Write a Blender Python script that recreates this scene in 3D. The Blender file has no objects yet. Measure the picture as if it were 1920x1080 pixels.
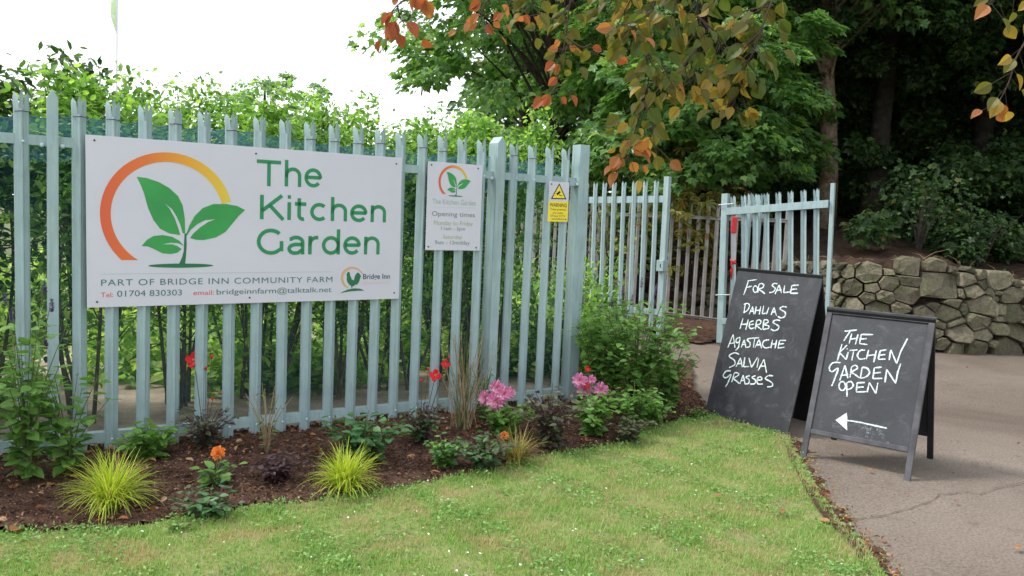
import bpy, math, random
import numpy as np
from mathutils import Matrix, Vector
random.seed(7); RNG = np.random.default_rng(11)
S = bpy.context.scene; COL = S.collection
R = math.radians

# ------------------------------------------------------------------ camera
FPX = 1550.0; HZ = 405.0; ROLL = R(2.6); CH = 1.45      # focal length in px of a 1920 wide frame, horizon row, roll, eye height
PIT = math.atan((540 - HZ) * math.cos(ROLL) / FPX)
FW = np.array([0, math.cos(PIT), -math.sin(PIT)])
_u0 = np.array([0, math.sin(PIT), math.cos(PIT)]); _r0 = np.array([1., 0, 0])
RT = math.cos(ROLL) * _r0 + math.sin(ROLL) * _u0
UP = math.cos(ROLL) * _u0 - math.sin(ROLL) * _r0
EYE = np.array([0, 0, CH])
cam = bpy.data.cameras.new('camera'); camo = bpy.data.objects.new('camera', cam); COL.objects.link(camo)
cam.sensor_width = 36; cam.lens = 36 * FPX / 1920; cam.clip_end = 2000; cam.clip_start = .05
m = Matrix.Identity(4)
for i in range(3):
    m[i][0] = RT[i]; m[i][1] = UP[i]; m[i][2] = -FW[i]; m[i][3] = EYE[i]
camo.matrix_world = m
S.camera = camo

# ------------------------------------------------------------------ sky, sun, exposure
SUN_AZ = -88.0; SUN_EL = 52.0                              # degrees clockwise from +Y; behind the fence, to the left
w = bpy.data.worlds.new('World'); S.world = w; w.use_nodes = True
nt = w.node_tree; nt.nodes.clear()
sky = nt.nodes.new('ShaderNodeTexSky'); sky.sky_type = 'NISHITA'; sky.sun_disc = False
sky.sun_elevation = R(SUN_EL); sky.sun_rotation = R(SUN_AZ % 360); sky.air_density = 1.0; sky.dust_density = 4.0
mix = nt.nodes.new('ShaderNodeMix'); mix.data_type = 'RGBA'; mix.inputs[0].default_value = .82
mix.inputs[7].default_value = (12.6, 12.9, 13.6, 1)            # bright thin overcast
bg = nt.nodes.new('ShaderNodeBackground'); bg.inputs[1].default_value = .13
out = nt.nodes.new('ShaderNodeOutputWorld')
nt.links.new(sky.outputs[0], mix.inputs[6]); nt.links.new(mix.outputs[2], bg.inputs[0]); nt.links.new(bg.outputs[0], out.inputs[0])
sl = bpy.data.lights.new('sun', 'SUN'); sl.energy = 2.6; sl.angle = R(11); sl.color = (1, .95, .86)
so = bpy.data.objects.new('sun', sl); COL.objects.link(so)
sd = Vector((math.sin(R(SUN_AZ)) * math.cos(R(SUN_EL)), math.cos(R(SUN_AZ)) * math.cos(R(SUN_EL)), math.sin(R(SUN_EL))))
so.rotation_euler = sd.to_track_quat('Z', 'Y').to_euler(); so.location = (-20, 15, 25)
S.view_settings.view_transform = 'Standard'; S.view_settings.look = 'None'
S.view_settings.exposure = 0.40; S.view_settings.gamma = 1; S.view_settings.use_curve_mapping = False
S.render.engine = 'CYCLES'
S.cycles.max_bounces = 8; S.cycles.diffuse_bounces = 4; S.cycles.transparent_max_bounces = 12
S.cycles.transmission_bounces = 4; S.cycles.glossy_bounces = 2

# ------------------------------------------------------------------ site survey helpers
def ray(x, y): return FW + RT * (x - 960) / FPX - UP * (y - 540) / FPX
def G(x, y, z=0.0):
    d = ray(x, y); return EYE + d * (z - EYE[2]) / d[2]
def D(x, y, Y):
    d = ray(x, y); return EYE + d * Y / d[1]
def plane_hit(x, y, O, n):
    d = ray(x, y); return EYE + d * float((np.asarray(O) - EYE) @ n) / float(d @ n)

# ------------------------------------------------------------------ mesh helpers
def norm(v):
    v = np.asarray(v, float); return v / (np.linalg.norm(v, axis=-1, keepdims=True) + 1e-12)
class MB:
    def __init__(s): s.V = []; s.F = []; s.n = 0; s.M = []
    def add(s, V, F, mi=0):
        V = np.asarray(V, float).reshape(-1, 3); F = np.asarray(F, int).reshape(-1, 3)
        s.V.append(V); s.F.append(F + s.n); s.M.append(np.full(len(F), mi)); s.n += len(V)
    def box(s, c, h, X=(1, 0, 0), Y=(0, 1, 0), Z=(0, 0, 1), mi=0):
        c, X, Y, Z = [np.asarray(a, float) for a in (c, X, Y, Z)]
        V = [c + X * h[0] * a + Y * h[1] * b + Z * h[2] * d for a in (-1, 1) for b in (-1, 1) for d in (-1, 1)]
        q = [(0, 1, 3, 2), (4, 6, 7, 5), (0, 4, 5, 1), (2, 3, 7, 6), (0, 2, 6, 4), (1, 5, 7, 3)]
        s.add(V, [t for a, b, c_, d in q for t in ((a, b, c_), (a, c_, d))], mi)
    def tube(s, P, r, k=6, mi=0, cap=True):
        P = np.asarray(P, float); n = len(P); r = np.broadcast_to(r, (n,))
        T = norm(np.gradient(P, axis=0)); a = np.array([0, 0, 1.]) if abs(T[0][2]) < .8 else np.array([1., 0, 0])
        A = norm(np.cross(T, a)); B = np.cross(T, A); th = np.arange(k) * 2 * math.pi / k
        V = P[:, None] + r[:, None, None] * (np.cos(th)[None, :, None] * A[:, None] + np.sin(th)[None, :, None] * B[:, None])
        V = V.reshape(-1, 3); F = []
        for i in range(n - 1):
            for j in range(k):
                a_, b_ = i * k + j, i * k + (j + 1) % k
                F += [(a_, b_, b_ + k), (a_, b_ + k, a_ + k)]
        if cap:
            F += [(0, j + 1, j) for j in range(1, k - 1)]; o = (n - 1) * k
            F += [(o, o + j, o + j + 1) for j in range(1, k - 1)]
        s.add(V, F, mi)
    def prism(s, poly, O, X, Y, N, t0, t1, mi=0):
        """convex-ish polygon (u,v) extruded along N from t0 to t1"""
        O, X, Y, N = [np.asarray(a, float) for a in (O, X, Y, N)]; k = len(poly)
        V = [O + X * u + Y * v + N * t0 for u, v in poly] + [O + X * u + Y * v + N * t1 for u, v in poly]
        F = [(0, i + 1, i) for i in range(1, k - 1)] + [(k, k + i, k + i + 1) for i in range(1, k - 1)]
        for i in range(k):
            j = (i + 1) % k; F += [(i, j, j + k), (i, j + k, i + k)]
        s.add(V, F, mi)
    def arrays(s): return np.concatenate(s.V), np.concatenate(s.F), np.concatenate(s.M)
def link(name, me, parent=None, mats=(), smooth=False):
    if isinstance(mats, bpy.types.Material): mats = (mats,)
    for m_ in mats: me.materials.append(m_)
    if smooth: me.polygons.foreach_set('use_smooth', np.ones(len(me.polygons), bool))
    o = bpy.data.objects.new(name, me); COL.objects.link(o)
    if parent is not None: o.parent = parent
    return o
def npmesh(name, V, F, M=None):
    F = np.asarray(F, np.int32); V = np.asarray(V, np.float32); k = F.shape[1]
    me = bpy.data.meshes.new(name); me.vertices.add(len(V)); me.vertices.foreach_set('co', V.ravel())
    me.loops.add(F.size); me.loops.foreach_set('vertex_index', F.ravel())
    me.polygons.add(len(F)); me.polygons.foreach_set('loop_start', np.arange(len(F), dtype=np.int32) * k)
    if M is not None: me.polygons.foreach_set('material_index', np.asarray(M, np.int32))
    me.polygons.foreach_set('use_smooth', np.zeros(len(F), bool)); me.update(calc_edges=True); return me
def build(name, mb, mats, parent=None, smooth=False, bevel=0, kind=None, label=None):
    """world-space geometry; a parent is always an unrotated empty"""
    V, F, M = mb.arrays()
    if parent is not None: V = V - np.array(parent['org'])
    o = link(name, npmesh(name, V, F, M), parent, mats, smooth)
    if bevel:
        b = o.modifiers.new('bevel', 'BEVEL'); b.width = bevel; b.segments = 2; b.limit_method = 'ANGLE'; b.angle_limit = R(40)
    if kind: o['kind'] = kind
    if label: o['label'] = label
    return o
def thing(name, label, cat, loc=(0, 0, 0), group=None):
    o = bpy.data.objects.new(name, None); COL.objects.link(o); o.location = [float(a) for a in loc]
    o.empty_display_size = .1; o['org'] = [float(a) for a in loc]; o['label'] = label; o['category'] = cat
    if group: o['group'] = group
    return o
def tag(o, label=None, cat=None, group=None, kind=None):
    if label: o['label'] = label
    if cat: o['category'] = cat
    if group: o['group'] = group
    if kind: o['kind'] = kind
    return o
def inst(name, me, parent, M4):
    o = bpy.data.objects.new(name, me); COL.objects.link(o); o.parent = parent
    Mx = Matrix(M4.tolist() if hasattr(M4, 'tolist') else M4)
    if parent is not None: Mx = Matrix.Translation(-Vector(parent['org'])) @ Mx
    o.matrix_basis = Mx; return o
def frame(o, x, y, z, s=1.0):
    M4 = np.eye(4); M4[:3, 0] = np.asarray(x) * s; M4[:3, 1] = np.asarray(y) * s; M4[:3, 2] = np.asarray(z) * s; M4[:3, 3] = o
    return M4

# ------------------------------------------------------------------ materials
def mat(name, rough=.6, spec=.3):
    m_ = bpy.data.materials.new(name); m_.use_nodes = True
    b = m_.node_tree.nodes['Principled BSDF']; b.inputs['Roughness'].default_value = rough
    b.inputs['Specular IOR Level'].default_value = spec; return m_, m_.node_tree, b
def ramp(nt, fac, stops):
    r_ = nt.nodes.new('ShaderNodeValToRGB'); e = r_.color_ramp.elements
    while len(e) < len(stops): e.new(.5)
    for q, (p, c) in zip(e, stops): q.position = p; q.color = (*c, 1)
    nt.links.new(fac, r_.inputs[0]); return r_.outputs[0]
def noise(nt, scale, detail=4, rough=.6, co='Object', dist=0):
    t = nt.nodes.new('ShaderNodeTexCoord'); n = nt.nodes.new('ShaderNodeTexNoise')
    n.inputs['Scale'].default_value = scale; n.inputs['Detail'].default_value = detail
    n.inputs['Roughness'].default_value = rough; n.inputs['Distortion'].default_value = dist
    nt.links.new(t.outputs[co], n.inputs['Vector']); return n.outputs[0]
def bump(nt, b, h, st, dist=.01):
    n = nt.nodes.new('ShaderNodeBump'); n.inputs['Strength'].default_value = st; n.inputs['Distance'].default_value = dist
    nt.links.new(h, n.inputs['Height']); nt.links.new(n.outputs[0], b.inputs['Normal'])
def mixc(nt, fac, a, b_):
    n = nt.nodes.new('ShaderNodeMix'); n.data_type = 'RGBA'
    for i, v in ((0, fac), (6, a), (7, b_)):
        if isinstance(v, (int, float)): n.inputs[i].default_value = v
        elif isinstance(v, tuple): n.inputs[i].default_value = (*v, 1)
        else: nt.links.new(v, n.inputs[i])
    return n.outputs[2]
def surf(name, c1, c2, scale=8, rough=.7, bs=.3, bscale=60, spec=.3, c3=None, bdist=.005, lo=.35, hi=.65):
    m_, nt_, b = mat(name, rough, spec)
    c = ramp(nt_, noise(nt_, scale, 6), [(lo, c1), (hi, c2)] if c3 is None else [(lo, c1), (.5, c2), (hi, c3)])
    nt_.links.new(c, b.inputs['Base Color'])
    if bs: bump(nt_, b, noise(nt_, bscale, 5), bs, bdist)
    return m_
def leafmat(name, stops, trans=.35, rough=.45, spec=.35, tint=1.6):
    m_, nt_, b = mat(name, rough, spec); g = nt_.nodes.new('ShaderNodeNewGeometry')
    c = ramp(nt_, g.outputs['Random Per Island'], stops); nt_.links.new(c, b.inputs['Base Color'])
    tr = nt_.nodes.new('ShaderNodeBsdfTranslucent'); mx = nt_.nodes.new('ShaderNodeMixShader'); mx.inputs[0].default_value = trans
    mul = nt_.nodes.new('ShaderNodeVectorMath'); mul.operation = 'MULTIPLY'; mul.inputs[1].default_value = (tint * 1.05, tint * 1.1, tint * .6)
    nt_.links.new(c, mul.inputs[0]); nt_.links.new(mul.outputs[0], tr.inputs[0])
    nt_.links.new(b.outputs[0], mx.inputs[1]); nt_.links.new(tr.outputs[0], mx.inputs[2])
    nt_.links.new(mx.outputs[0], nt_.nodes['Material Output'].inputs[0]); return m_
def patchy(m_, scale, c, lo, hi):
    nt_ = m_.node_tree; b = nt_.nodes['Principled BSDF']; src = b.inputs['Base Color'].links[0].from_socket
    f = ramp(nt_, noise(nt_, scale, 5, .65), [(lo, (0, 0, 0)), (hi, (1, 1, 1))]); o_ = mixc(nt_, f, src, c); nt_.links.new(o_, b.inputs['Base Color'])
    mul = [n for n in nt_.nodes if n.type == 'VECT_MATH'][0]; nt_.links.new(o_, mul.inputs[0])
def oleaf(name, c1, c2, trans=.35, tint=1.6, rough=.42):
    """leaf material for leaves that are objects of their own: tone varies per object, veins by bump"""
    m_ = leafmat(name, [(0, c1), (1, c2)], trans, rough, .35, tint); nt_ = m_.node_tree
    oi = nt_.nodes.new('ShaderNodeObjectInfo')
    rp = [n for n in nt_.nodes if n.type == 'VALTORGB'][0]
    a = nt_.nodes.new('ShaderNodeMath'); a.operation = 'MULTIPLY_ADD'; a.inputs[1].default_value = .5
    n2 = noise(nt_, 14, 3); ad = nt_.nodes.new('ShaderNodeMath'); ad.operation = 'MULTIPLY'; ad.inputs[1].default_value = .55
    nt_.links.new(n2, ad.inputs[0]); nt_.links.new(oi.outputs['Random'], a.inputs[0]); nt_.links.new(ad.outputs[0], a.inputs[2])
    nt_.links.new(a.outputs[0], rp.inputs[0]); return m_
def flat(name, c, rough=.5, spec=.3):
    m_, nt_, b = mat(name, rough, spec); b.inputs['Base Color'].default_value = (*c, 1); return m_

M = {}
def steelm(name, c1, c2, dirt, amt):
    m_, nt_, b = mat(name, .42, .45); t = nt_.nodes.new('ShaderNodeTexCoord'); mp = nt_.nodes.new('ShaderNodeMapping'); mp.inputs['Scale'].default_value = (38, 38, 2.2)
    n = nt_.nodes.new('ShaderNodeTexNoise'); n.inputs['Scale'].default_value = 1; n.inputs['Detail'].default_value = 6; n.inputs['Roughness'].default_value = .7; oi = nt_.nodes.new('ShaderNodeObjectInfo'); ad = nt_.nodes.new('ShaderNodeVectorMath'); ad.operation = 'ADD'
    nt_.links.new(t.outputs['Object'], ad.inputs[0]); nt_.links.new(oi.outputs['Location'], ad.inputs[1]); nt_.links.new(ad.outputs[0], mp.inputs[0]); nt_.links.new(mp.outputs[0], n.inputs['Vector'])
    base = ramp(nt_, noise(nt_, 5, 5), [(.35, c1), (.65, c2)]); f = ramp(nt_, n.outputs[0], [(.48, (0, 0, 0)), (.72, (amt,) * 3)]); c = mixc(nt_, f, base, dirt)
    sp = ramp(nt_, noise(nt_, 60, 3, .7), [(.68, (0, 0, 0)), (.76, (amt * .9,) * 3)]); c = mixc(nt_, sp, c, tuple(q * .6 for q in dirt)); nt_.links.new(c, b.inputs['Base Color'])
    nt_.links.new(ramp(nt_, n.outputs[0], [(.3, (.36,) * 3), (.7, (.62,) * 3)]), b.inputs['Roughness']); bump(nt_, b, noise(nt_, 180, 4), .12, .001); return m_
M['steel'] = steelm('painted_steel', (.255, .355, .37), (.315, .43, .445), (.17, .20, .17), .55)
M['gsteel'] = steelm('galvanised_steel', (.26, .245, .235), (.40, .375, .36), (.16, .12, .09), .6)
M['bolt'] = surf('bolt_steel', (.38, .48, .50), (.5, .6, .62), 40, .4, 0)
M['white'] = surf('sign_white', (.53, .54, .605), (.56, .57, .635), 2, .35, 0, spec=.4)
M['screw'] = flat('screw_dark', (.05, .05, .055))
M['black'] = flat('print_black', (.012, .012, .012))
M['yellow'] = flat('print_yellow', (.80, .66, .05))
M['green'] = surf('print_green', (.035, .26, .07), (.045, .33, .075), 3, .4, 0)
M['dkgreen'] = flat('print_dark_green', (.02, .15, .065)); M['txgreen'] = flat('print_text_green', (.025, .235, .095))
M['smtext'] = flat('print_teal_grey', (.06, .16, .13)); M['red'] = flat('print_red', (.60, .10, .075))
M['grey'] = flat('print_grey', (.20, .27, .25)); M['olive'] = flat('print_olive', (.34, .42, .20)); M['ltgreen'] = flat('print_sage', (.33, .44, .37))
M['navy'] = flat('print_slate', (.05, .09, .11)); M['tan'] = flat('print_tan', (.60, .36, .2)); M['ltan'] = flat('print_pale_tan', (.66, .52, .42))
M['rule'] = flat('print_rule', (.25, .36, .33))
def gradient(name):
    m_, nt_, b = mat(name, .4); t = nt_.nodes.new('ShaderNodeTexCoord'); s_ = nt_.nodes.new('ShaderNodeSeparateXYZ')
    nt_.links.new(t.outputs['Generated'], s_.inputs[0])
    nt_.links.new(ramp(nt_, s_.outputs[0], [(0, (.62, .105, .045)), (.35, (.66, .17, .035)), (.65, (.68, .33, .03)), (1, (.66, .50, .05))]), b.inputs['Base Color']); return m_
M['arc'] = gradient('print_orange_gradient')
def boardmat():
    m_, nt_, b = mat('chalkboard', .5, .32)
    n1 = noise(nt_, 3.5, 6, .7); n2 = noise(nt_, 90, 3)
    n3 = noise(nt_, 7, 5, .8, dist=1.5)
    c = ramp(nt_, n1, [(.3, (.028, .029, .035)), (.6, (.042, .044, .052)), (.8, (.068, .069, .078))])
    c = mixc(nt_, ramp(nt_, n2, [(.66, (0, 0, 0)), (.8, (.12, .12, .12))]), c, (.45, .45, .47)); c = mixc(nt_, ramp(nt_, n3, [(.52, (0, 0, 0)), (.8, (.16, .16, .16))]), c, (.4, .41, .43)); nt_.links.new(c, b.inputs['Base Color'])
    nt_.links.new(ramp(nt_, n3, [(.3, (.36,) * 3), (.7, (.6,) * 3)]), b.inputs['Roughness'])
    bump(nt_, b, n2, .15, .001); return m_
M['board'] = boardmat()
M['frame'] = surf('worn_black_frame', (.04, .041, .048), (.10, .10, .11), 9, .4, .2, 90, .35, lo=.4, hi=.75, bdist=.001)
M['dark'] = surf('board_back', (.01, .01, .012), (.02, .02, .022), 5, .7, 0)
M['wood'] = surf('bare_wood', (.45, .28, .17), (.62, .43, .28), 30, .7, .3)
def chalkm():
    m_, nt_, b = mat('chalk', .9, .1); c = ramp(nt_, noise(nt_, 120, 4, .7), [(.30, (.16, .19, .21)), (.46, (.50, .59, .60)), (.62, (.74, .84, .82))])
    nt_.links.new(c, b.inputs['Base Color']); return m_
M['chalk'] = chalkm()
def dustm():
    m_, nt_, b = mat('chalk_dust', .9, .1); b.inputs['Base Color'].default_value = (.5, .55, .56, 1)
    n1 = noise(nt_, 55, 5, .8); n2 = noise(nt_, 6, 2)
    mm = nt_.nodes.new('ShaderNodeMath'); mm.operation = 'MULTIPLY'
    nt_.links.new(ramp(nt_, n1, [(.5, (0, 0, 0)), (.68, (.9, .9, .9))]), mm.inputs[0]); nt_.links.new(ramp(nt_, n2, [(.4, (0, 0, 0)), (.65, (1, 1, 1))]), mm.inputs[1])
    nt_.links.new(mm.outputs[0], b.inputs['Alpha']); return m_
M['dust'] = dustm()
def pathmat():
    m_, nt_, b = mat('worn_tarmac', .85, .25)
    a = ramp(nt_, noise(nt_, .55, 6, .6, dist=.6), [(.3, (.13, .104, .086)), (.5, (.185, .152, .128)), (.7, (.235, .197, .168))])
    f = ramp(nt_, noise(nt_, 70, 4, .8), [(.3, (.42, .42, .42)), (.52, (.93, .93, .93)), (.72, (1.38, 1.34, 1.28))])
    mu = nt_.nodes.new('ShaderNodeVectorMath'); mu.operation = 'MULTIPLY'; nt_.links.new(a, mu.inputs[0]); nt_.links.new(f, mu.inputs[1])
    d = ramp(nt_, noise(nt_, 2.4, 8, .75, dist=1.2), [(.56, (0, 0, 0)), (.74, (.55, .55, .55))])
    c = mixc(nt_, d, mu.outputs[0], (.075, .052, .042)); nt_.links.new(c, b.inputs['Base Color'])
    bump(nt_, b, noise(nt_, 90, 6, .8), .55, .006); return m_
M['path'] = pathmat()
M['crack'] = surf('crack_dirt', (.06, .045, .037), (.11, .085, .07), 30, .9, 0)
M['soil'] = surf('mulch_soil', (.030, .017, .012), (.085, .048, .036), 14, .95, .9, 55, .1, c3=(.14, .085, .06), bdist=.02, lo=.3, hi=.72)
M['banksoil'] = surf('woodland_soil', (.035, .022, .016), (.075, .048, .036), 6, .95, .9, 30, .1, bdist=.03)
M['thatch'] = surf('lawn_thatch', (.12, .17, .045), (.20, .22, .085), 5, .95, .8, 60, .1, c3=(.22, .17, .11), bdist=.01, lo=.3, hi=.75)
M['gravel'] = surf('garden_gravel', (.25, .205, .165), (.39, .325, .27), 5, .95, .8, 40, .1, bdist=.02)
M['far'] = surf('far_ground', (.07, .09, .03), (.12, .13, .05), .4, .95, 0)
M['chip'] = leafmat('bark_chip', [(0, (.028, .016, .011)), (.5, (.075, .04, .028)), (.85, (.15, .085, .055)), (1, (.26, .17, .12))], .0, .9, .1)
M['litter'] = leafmat('leaf_litter', [(0, (.10, .03, .015)), (.5, (.22, .085, .035)), (.8, (.33, .16, .07)), (1, (.40, .26, .14))], .15, .7, .2, 1.2)
M['petal_w'] = flat('white_petal_bits', (.75, .76, .72))
M['grass'] = leafmat('grass_blade', [(0, (.12, .25, .05)), (.5, (.20, .37, .085)), (.8, (.31, .45, .14)), (.93, (.42, .40, .19)), (1, (.50, .42, .24))], .35, .5, .25, 1.5)
patchy(M['grass'], 4.5, (.42, .35, .20), .47, .66)
M['clover'] = leafmat('lawn_weed', [(0, (.10, .23, .055)), (.6, (.17, .33, .085)), (1, (.30, .44, .16))], .3, .5, .3, 1.5)
M['bark'] = surf('bark_brown', (.12, .085, .058), (.30, .225, .16), 9, .9, 1, 26, .1, bdist=.03)
M['hstem'] = surf('hedge_stem', (.07, .065, .05), (.15, .135, .105), 14, .85, .3)
M['barkdark'] = surf('bark_dark', (.025, .022, .018), (.06, .052, .042), 7, .9, 1, 22, .1, bdist=.03)
M['stem'] = surf('green_stem', (.06, .09, .03), (.11, .12, .045), 20, .6, 0); M['dstem'] = surf('dark_stem', (.045, .03, .026), (.085, .05, .04), 20, .6, 0)
M['drystem'] = surf('dry_stem', (.24, .17, .10), (.36, .27, .16), 20, .8, 0)
M['syc'] = leafmat('sycamore_leaf', [(0, (.06, .14, .04)), (.5, (.11, .23, .065)), (.85, (.18, .32, .09)), (1, (.29, .43, .11))], .40, .36, .6, 1.9)
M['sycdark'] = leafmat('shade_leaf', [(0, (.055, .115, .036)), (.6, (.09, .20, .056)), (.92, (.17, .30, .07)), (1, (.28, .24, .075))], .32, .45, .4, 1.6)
M['hedge1'] = leafmat('hedge_leaf', [(0, (.06, .14, .028)), (.5, (.13, .26, .05)), (.85, (.22, .37, .075)), (1, (.31, .44, .10))], .42, .36, .5, 2.0)
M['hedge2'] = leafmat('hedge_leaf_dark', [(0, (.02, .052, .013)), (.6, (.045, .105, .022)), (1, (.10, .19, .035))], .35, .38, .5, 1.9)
M['pale'] = leafmat('garden_leaf', [(0, (.12, .23, .05)), (.5, (.24, .40, .09)), (1, (.44, .54, .16))], .4, .5, .3, 1.8)
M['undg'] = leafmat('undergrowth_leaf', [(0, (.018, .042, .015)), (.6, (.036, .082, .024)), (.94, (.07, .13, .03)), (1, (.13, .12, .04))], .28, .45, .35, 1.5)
M['chest'] = leafmat('yellowing_leaf', [(0, (.09, .12, .025)), (.5, (.19, .20, .04)), (.85, (.30, .24, .06)), (1, (.33, .15, .05))], .35, .45, .35, 1.5)
M['sedge'] = leafmat('golden_sedge', [(0, (.26, .38, .03)), (.6, (.44, .54, .05)), (.92, (.58, .60, .10)), (1, (.50, .38, .18))], .4, .4, .35, 1.3)
M['sedgebr'] = leafmat('bronze_sedge', [(0, (.16, .15, .03)), (.5, (.30, .28, .07)), (1, (.34, .22, .12))], .35, .5, .3, 1.2)
M['o_green'] = oleaf('plant_leaf', (.08, .20, .035), (.19, .35, .08))
M['o_mint'] = oleaf('mint_leaf', (.075, .18, .04), (.18, .32, .09))
M['o_dgreen'] = oleaf('hydrangea_leaf', (.035, .11, .038), (.09, .20, .07), .25)
M['o_dark'] = oleaf('dark_dahlia_leaf', (.05, .065, .038), (.12, .135, .075), .2)
M['o_purple'] = oleaf('purple_leaf', (.03, .014, .02), (.085, .045, .05), .15)
M['b_orange'] = oleaf('beech_orange', (.25, .085, .035), (.40, .16, .055), .45, 1.5); M['b_red'] = oleaf('beech_red', (.22, .05, .025), (.36, .10, .045), .4, 1.5)
M['b_olive'] = oleaf('beech_olive', (.07, .075, .016), (.15, .14, .03), .45, 1.4); M['b_green'] = oleaf('beech_green', (.055, .085, .018), (.11, .14, .028), .45, 1.5)
M['b_gold'] = oleaf('beech_gold', (.20, .14, .03), (.34, .22, .045), .45, 1.5)
M['f_red'] = leafmat('dahlia_red', [(0, (.50, .008, .012)), (1, (.75, .02, .03))], .25, .5, .3, 1.1)
M['f_pink'] = leafmat('dahlia_pink', [(0, (.60, .14, .38)), (.55, (.74, .28, .52)), (1, (.85, .55, .70))], .3, .5, .3, 1.2)
M['f_orange'] = leafmat('dahlia_orange', [(0, (.75, .19, .03)), (.7, (.82, .30, .06)), (1, (.85, .42, .10))], .3, .5, .3, 1.1)
M['f_purple'] = leafmat('agastache_purple', [(0, (.085, .04, .17)), (1, (.24, .14, .40))], .2, .6, .2, 1.1)
M['f_centre'] = flat('flower_centre', (.45, .17, .05), .8)
M['plred'] = flat('red_plastic', (.50, .012, .015), .35, .5); M['strap'] = flat('grey_strap', (.42, .40, .42), .6)
M['moss'] = None
def stonem():
    m_, nt_, b = mat('mossy_sandstone', .9, .15); oi = nt_.nodes.new('ShaderNodeObjectInfo')
    base = ramp(nt_, oi.outputs['Random'], [(0, (.10, .088, .068)), (.3, (.16, .142, .108)), (.55, (.23, .205, .15)), (.8, (.30, .27, .20)), (1, (.19, .16, .125))])
    moss = ramp(nt_, noise(nt_, 5, 6, .7), [(.42, (0, 0, 0)), (.68, (.7, .7, .7))])
    c = mixc(nt_, moss, base, (.125, .145, .062))
    f = ramp(nt_, noise(nt_, 26, 6, .8), [(.25, (.4, .4, .4)), (.5, (1, 1, 1)), (.75, (1.5, 1.5, 1.4))])
    mu = nt_.nodes.new('ShaderNodeVectorMath'); mu.operation = 'MULTIPLY'; nt_.links.new(c, mu.inputs[0]); nt_.links.new(f, mu.inputs[1])
    nt_.links.new(mu.outputs[0], b.inputs['Base Color']); bump(nt_, b, noise(nt_, 16, 8, .8), 1.0, .045); return m_
M['stone'] = stonem()
def netm(name, alpha, c):
    m_, nt_, b = mat(name, .7, .1); b.inputs['Base Color'].default_value = (*c, 1)
    n1 = noise(nt_, 7, 3); r_ = ramp(nt_, n1, [(.3, (alpha * .7,) * 3), (.7, (alpha * 1.3,) * 3)]); nt_.links.new(r_, b.inputs['Alpha']); return m_
M['net'] = netm('windbreak_net', .075, (.12, .30, .33)); M['netfold'] = netm('windbreak_net_fold', .34, (.09, .27, .37))
M['cord'] = flat('blue_cord', (.03, .11, .2), .6); M['tie'] = flat('black_tie', (.03, .03, .035), .5)
M['flag'] = surf('flag_cloth', (.55, .72, .40), (.85, .88, .90), 2.2, .7, 0, lo=.47, hi=.53)

def smooth_poly(P, n=4, closed=True):
    P = [np.array(p, float) for p in P]; o = []; k = len(P)
    for i in range(k if closed else k - 1):
        if closed: p0, p1, p2, p3 = P[i - 1], P[i], P[(i + 1) % k], P[(i + 2) % k]
        else: p0, p1, p2, p3 = P[max(i - 1, 0)], P[i], P[i + 1], P[min(i + 2, k - 1)]
        for t in np.arange(n) / n: o.append(.5 * ((2 * p1) + (p2 - p0) * t + (2 * p0 - 5 * p1 + 4 * p2 - p3) * t * t + (-p0 + 3 * p1 - 3 * p2 + p3) * t ** 3))
    if not closed: o.append(P[-1])
    return o

# ------------------------------------------------------------------ leaf templates (x = length, y = width, z = up)
T_SIMPLE = (np.array([(0, 0, 0), (.45, .27, .06), (1, 0, -.06), (.45, -.27, .06)]), np.array([(0, 2, 1), (0, 3, 2)]))
T_OVATE = (np.array([(0, 0, 0), (.22, .20, .045), (.58, .25, .05), (1, 0, -.09), (.58, -.25, .05), (.22, -.20, .045), (.3, 0, .0), (.66, 0, -.01)]),
           np.array([(0, 6, 1), (6, 7, 2), (6, 2, 1), (7, 3, 2), (0, 5, 6), (6, 4, 7), (6, 5, 4), (7, 4, 3)]))
_mo = [(0, 0, 0), (.02, .34, .03), (.22, .27, .05), (.42, .52, -.02), (.56, .24, .03), (1, 0, -.1), (.56, -.24, .03), (.42, -.52, -.02), (.22, -.27, .05), (.02, -.34, .03)]
T_MAPLE = (np.array(_mo + [(.3, 0, 0)]), np.array([(10, (i + 1) % 10, i) for i in range(10)]))
T_PALM = None
def scatter(T, P, Dv, U, s, flatten=1.0):
    """one leaf of template T at every point: direction Dv, up U, size s"""
    tv, tf = T; n = len(P); X = norm(Dv); Z = norm(U - (U * X).sum(1, keepdims=True) * X); Y = np.cross(Z, X)
    s = np.broadcast_to(s, (n,))[:, None, None]
    V = P[:, None] + s * (tv[None, :, 0:1] * X[:, None] + tv[None, :, 1:2] * Y[:, None] + tv[None, :, 2:3] * Z[:, None] * flatten)
    F = tf[None] + (np.arange(n) * len(tv))[:, None, None]
    return V.reshape(-1, 3), F.reshape(-1, 3)
def rdir(n, zb=0.0, zs=1.0):
    v = RNG.normal(size=(n, 3)); v[:, 2] = v[:, 2] * zs + zb; return norm(v)

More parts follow.
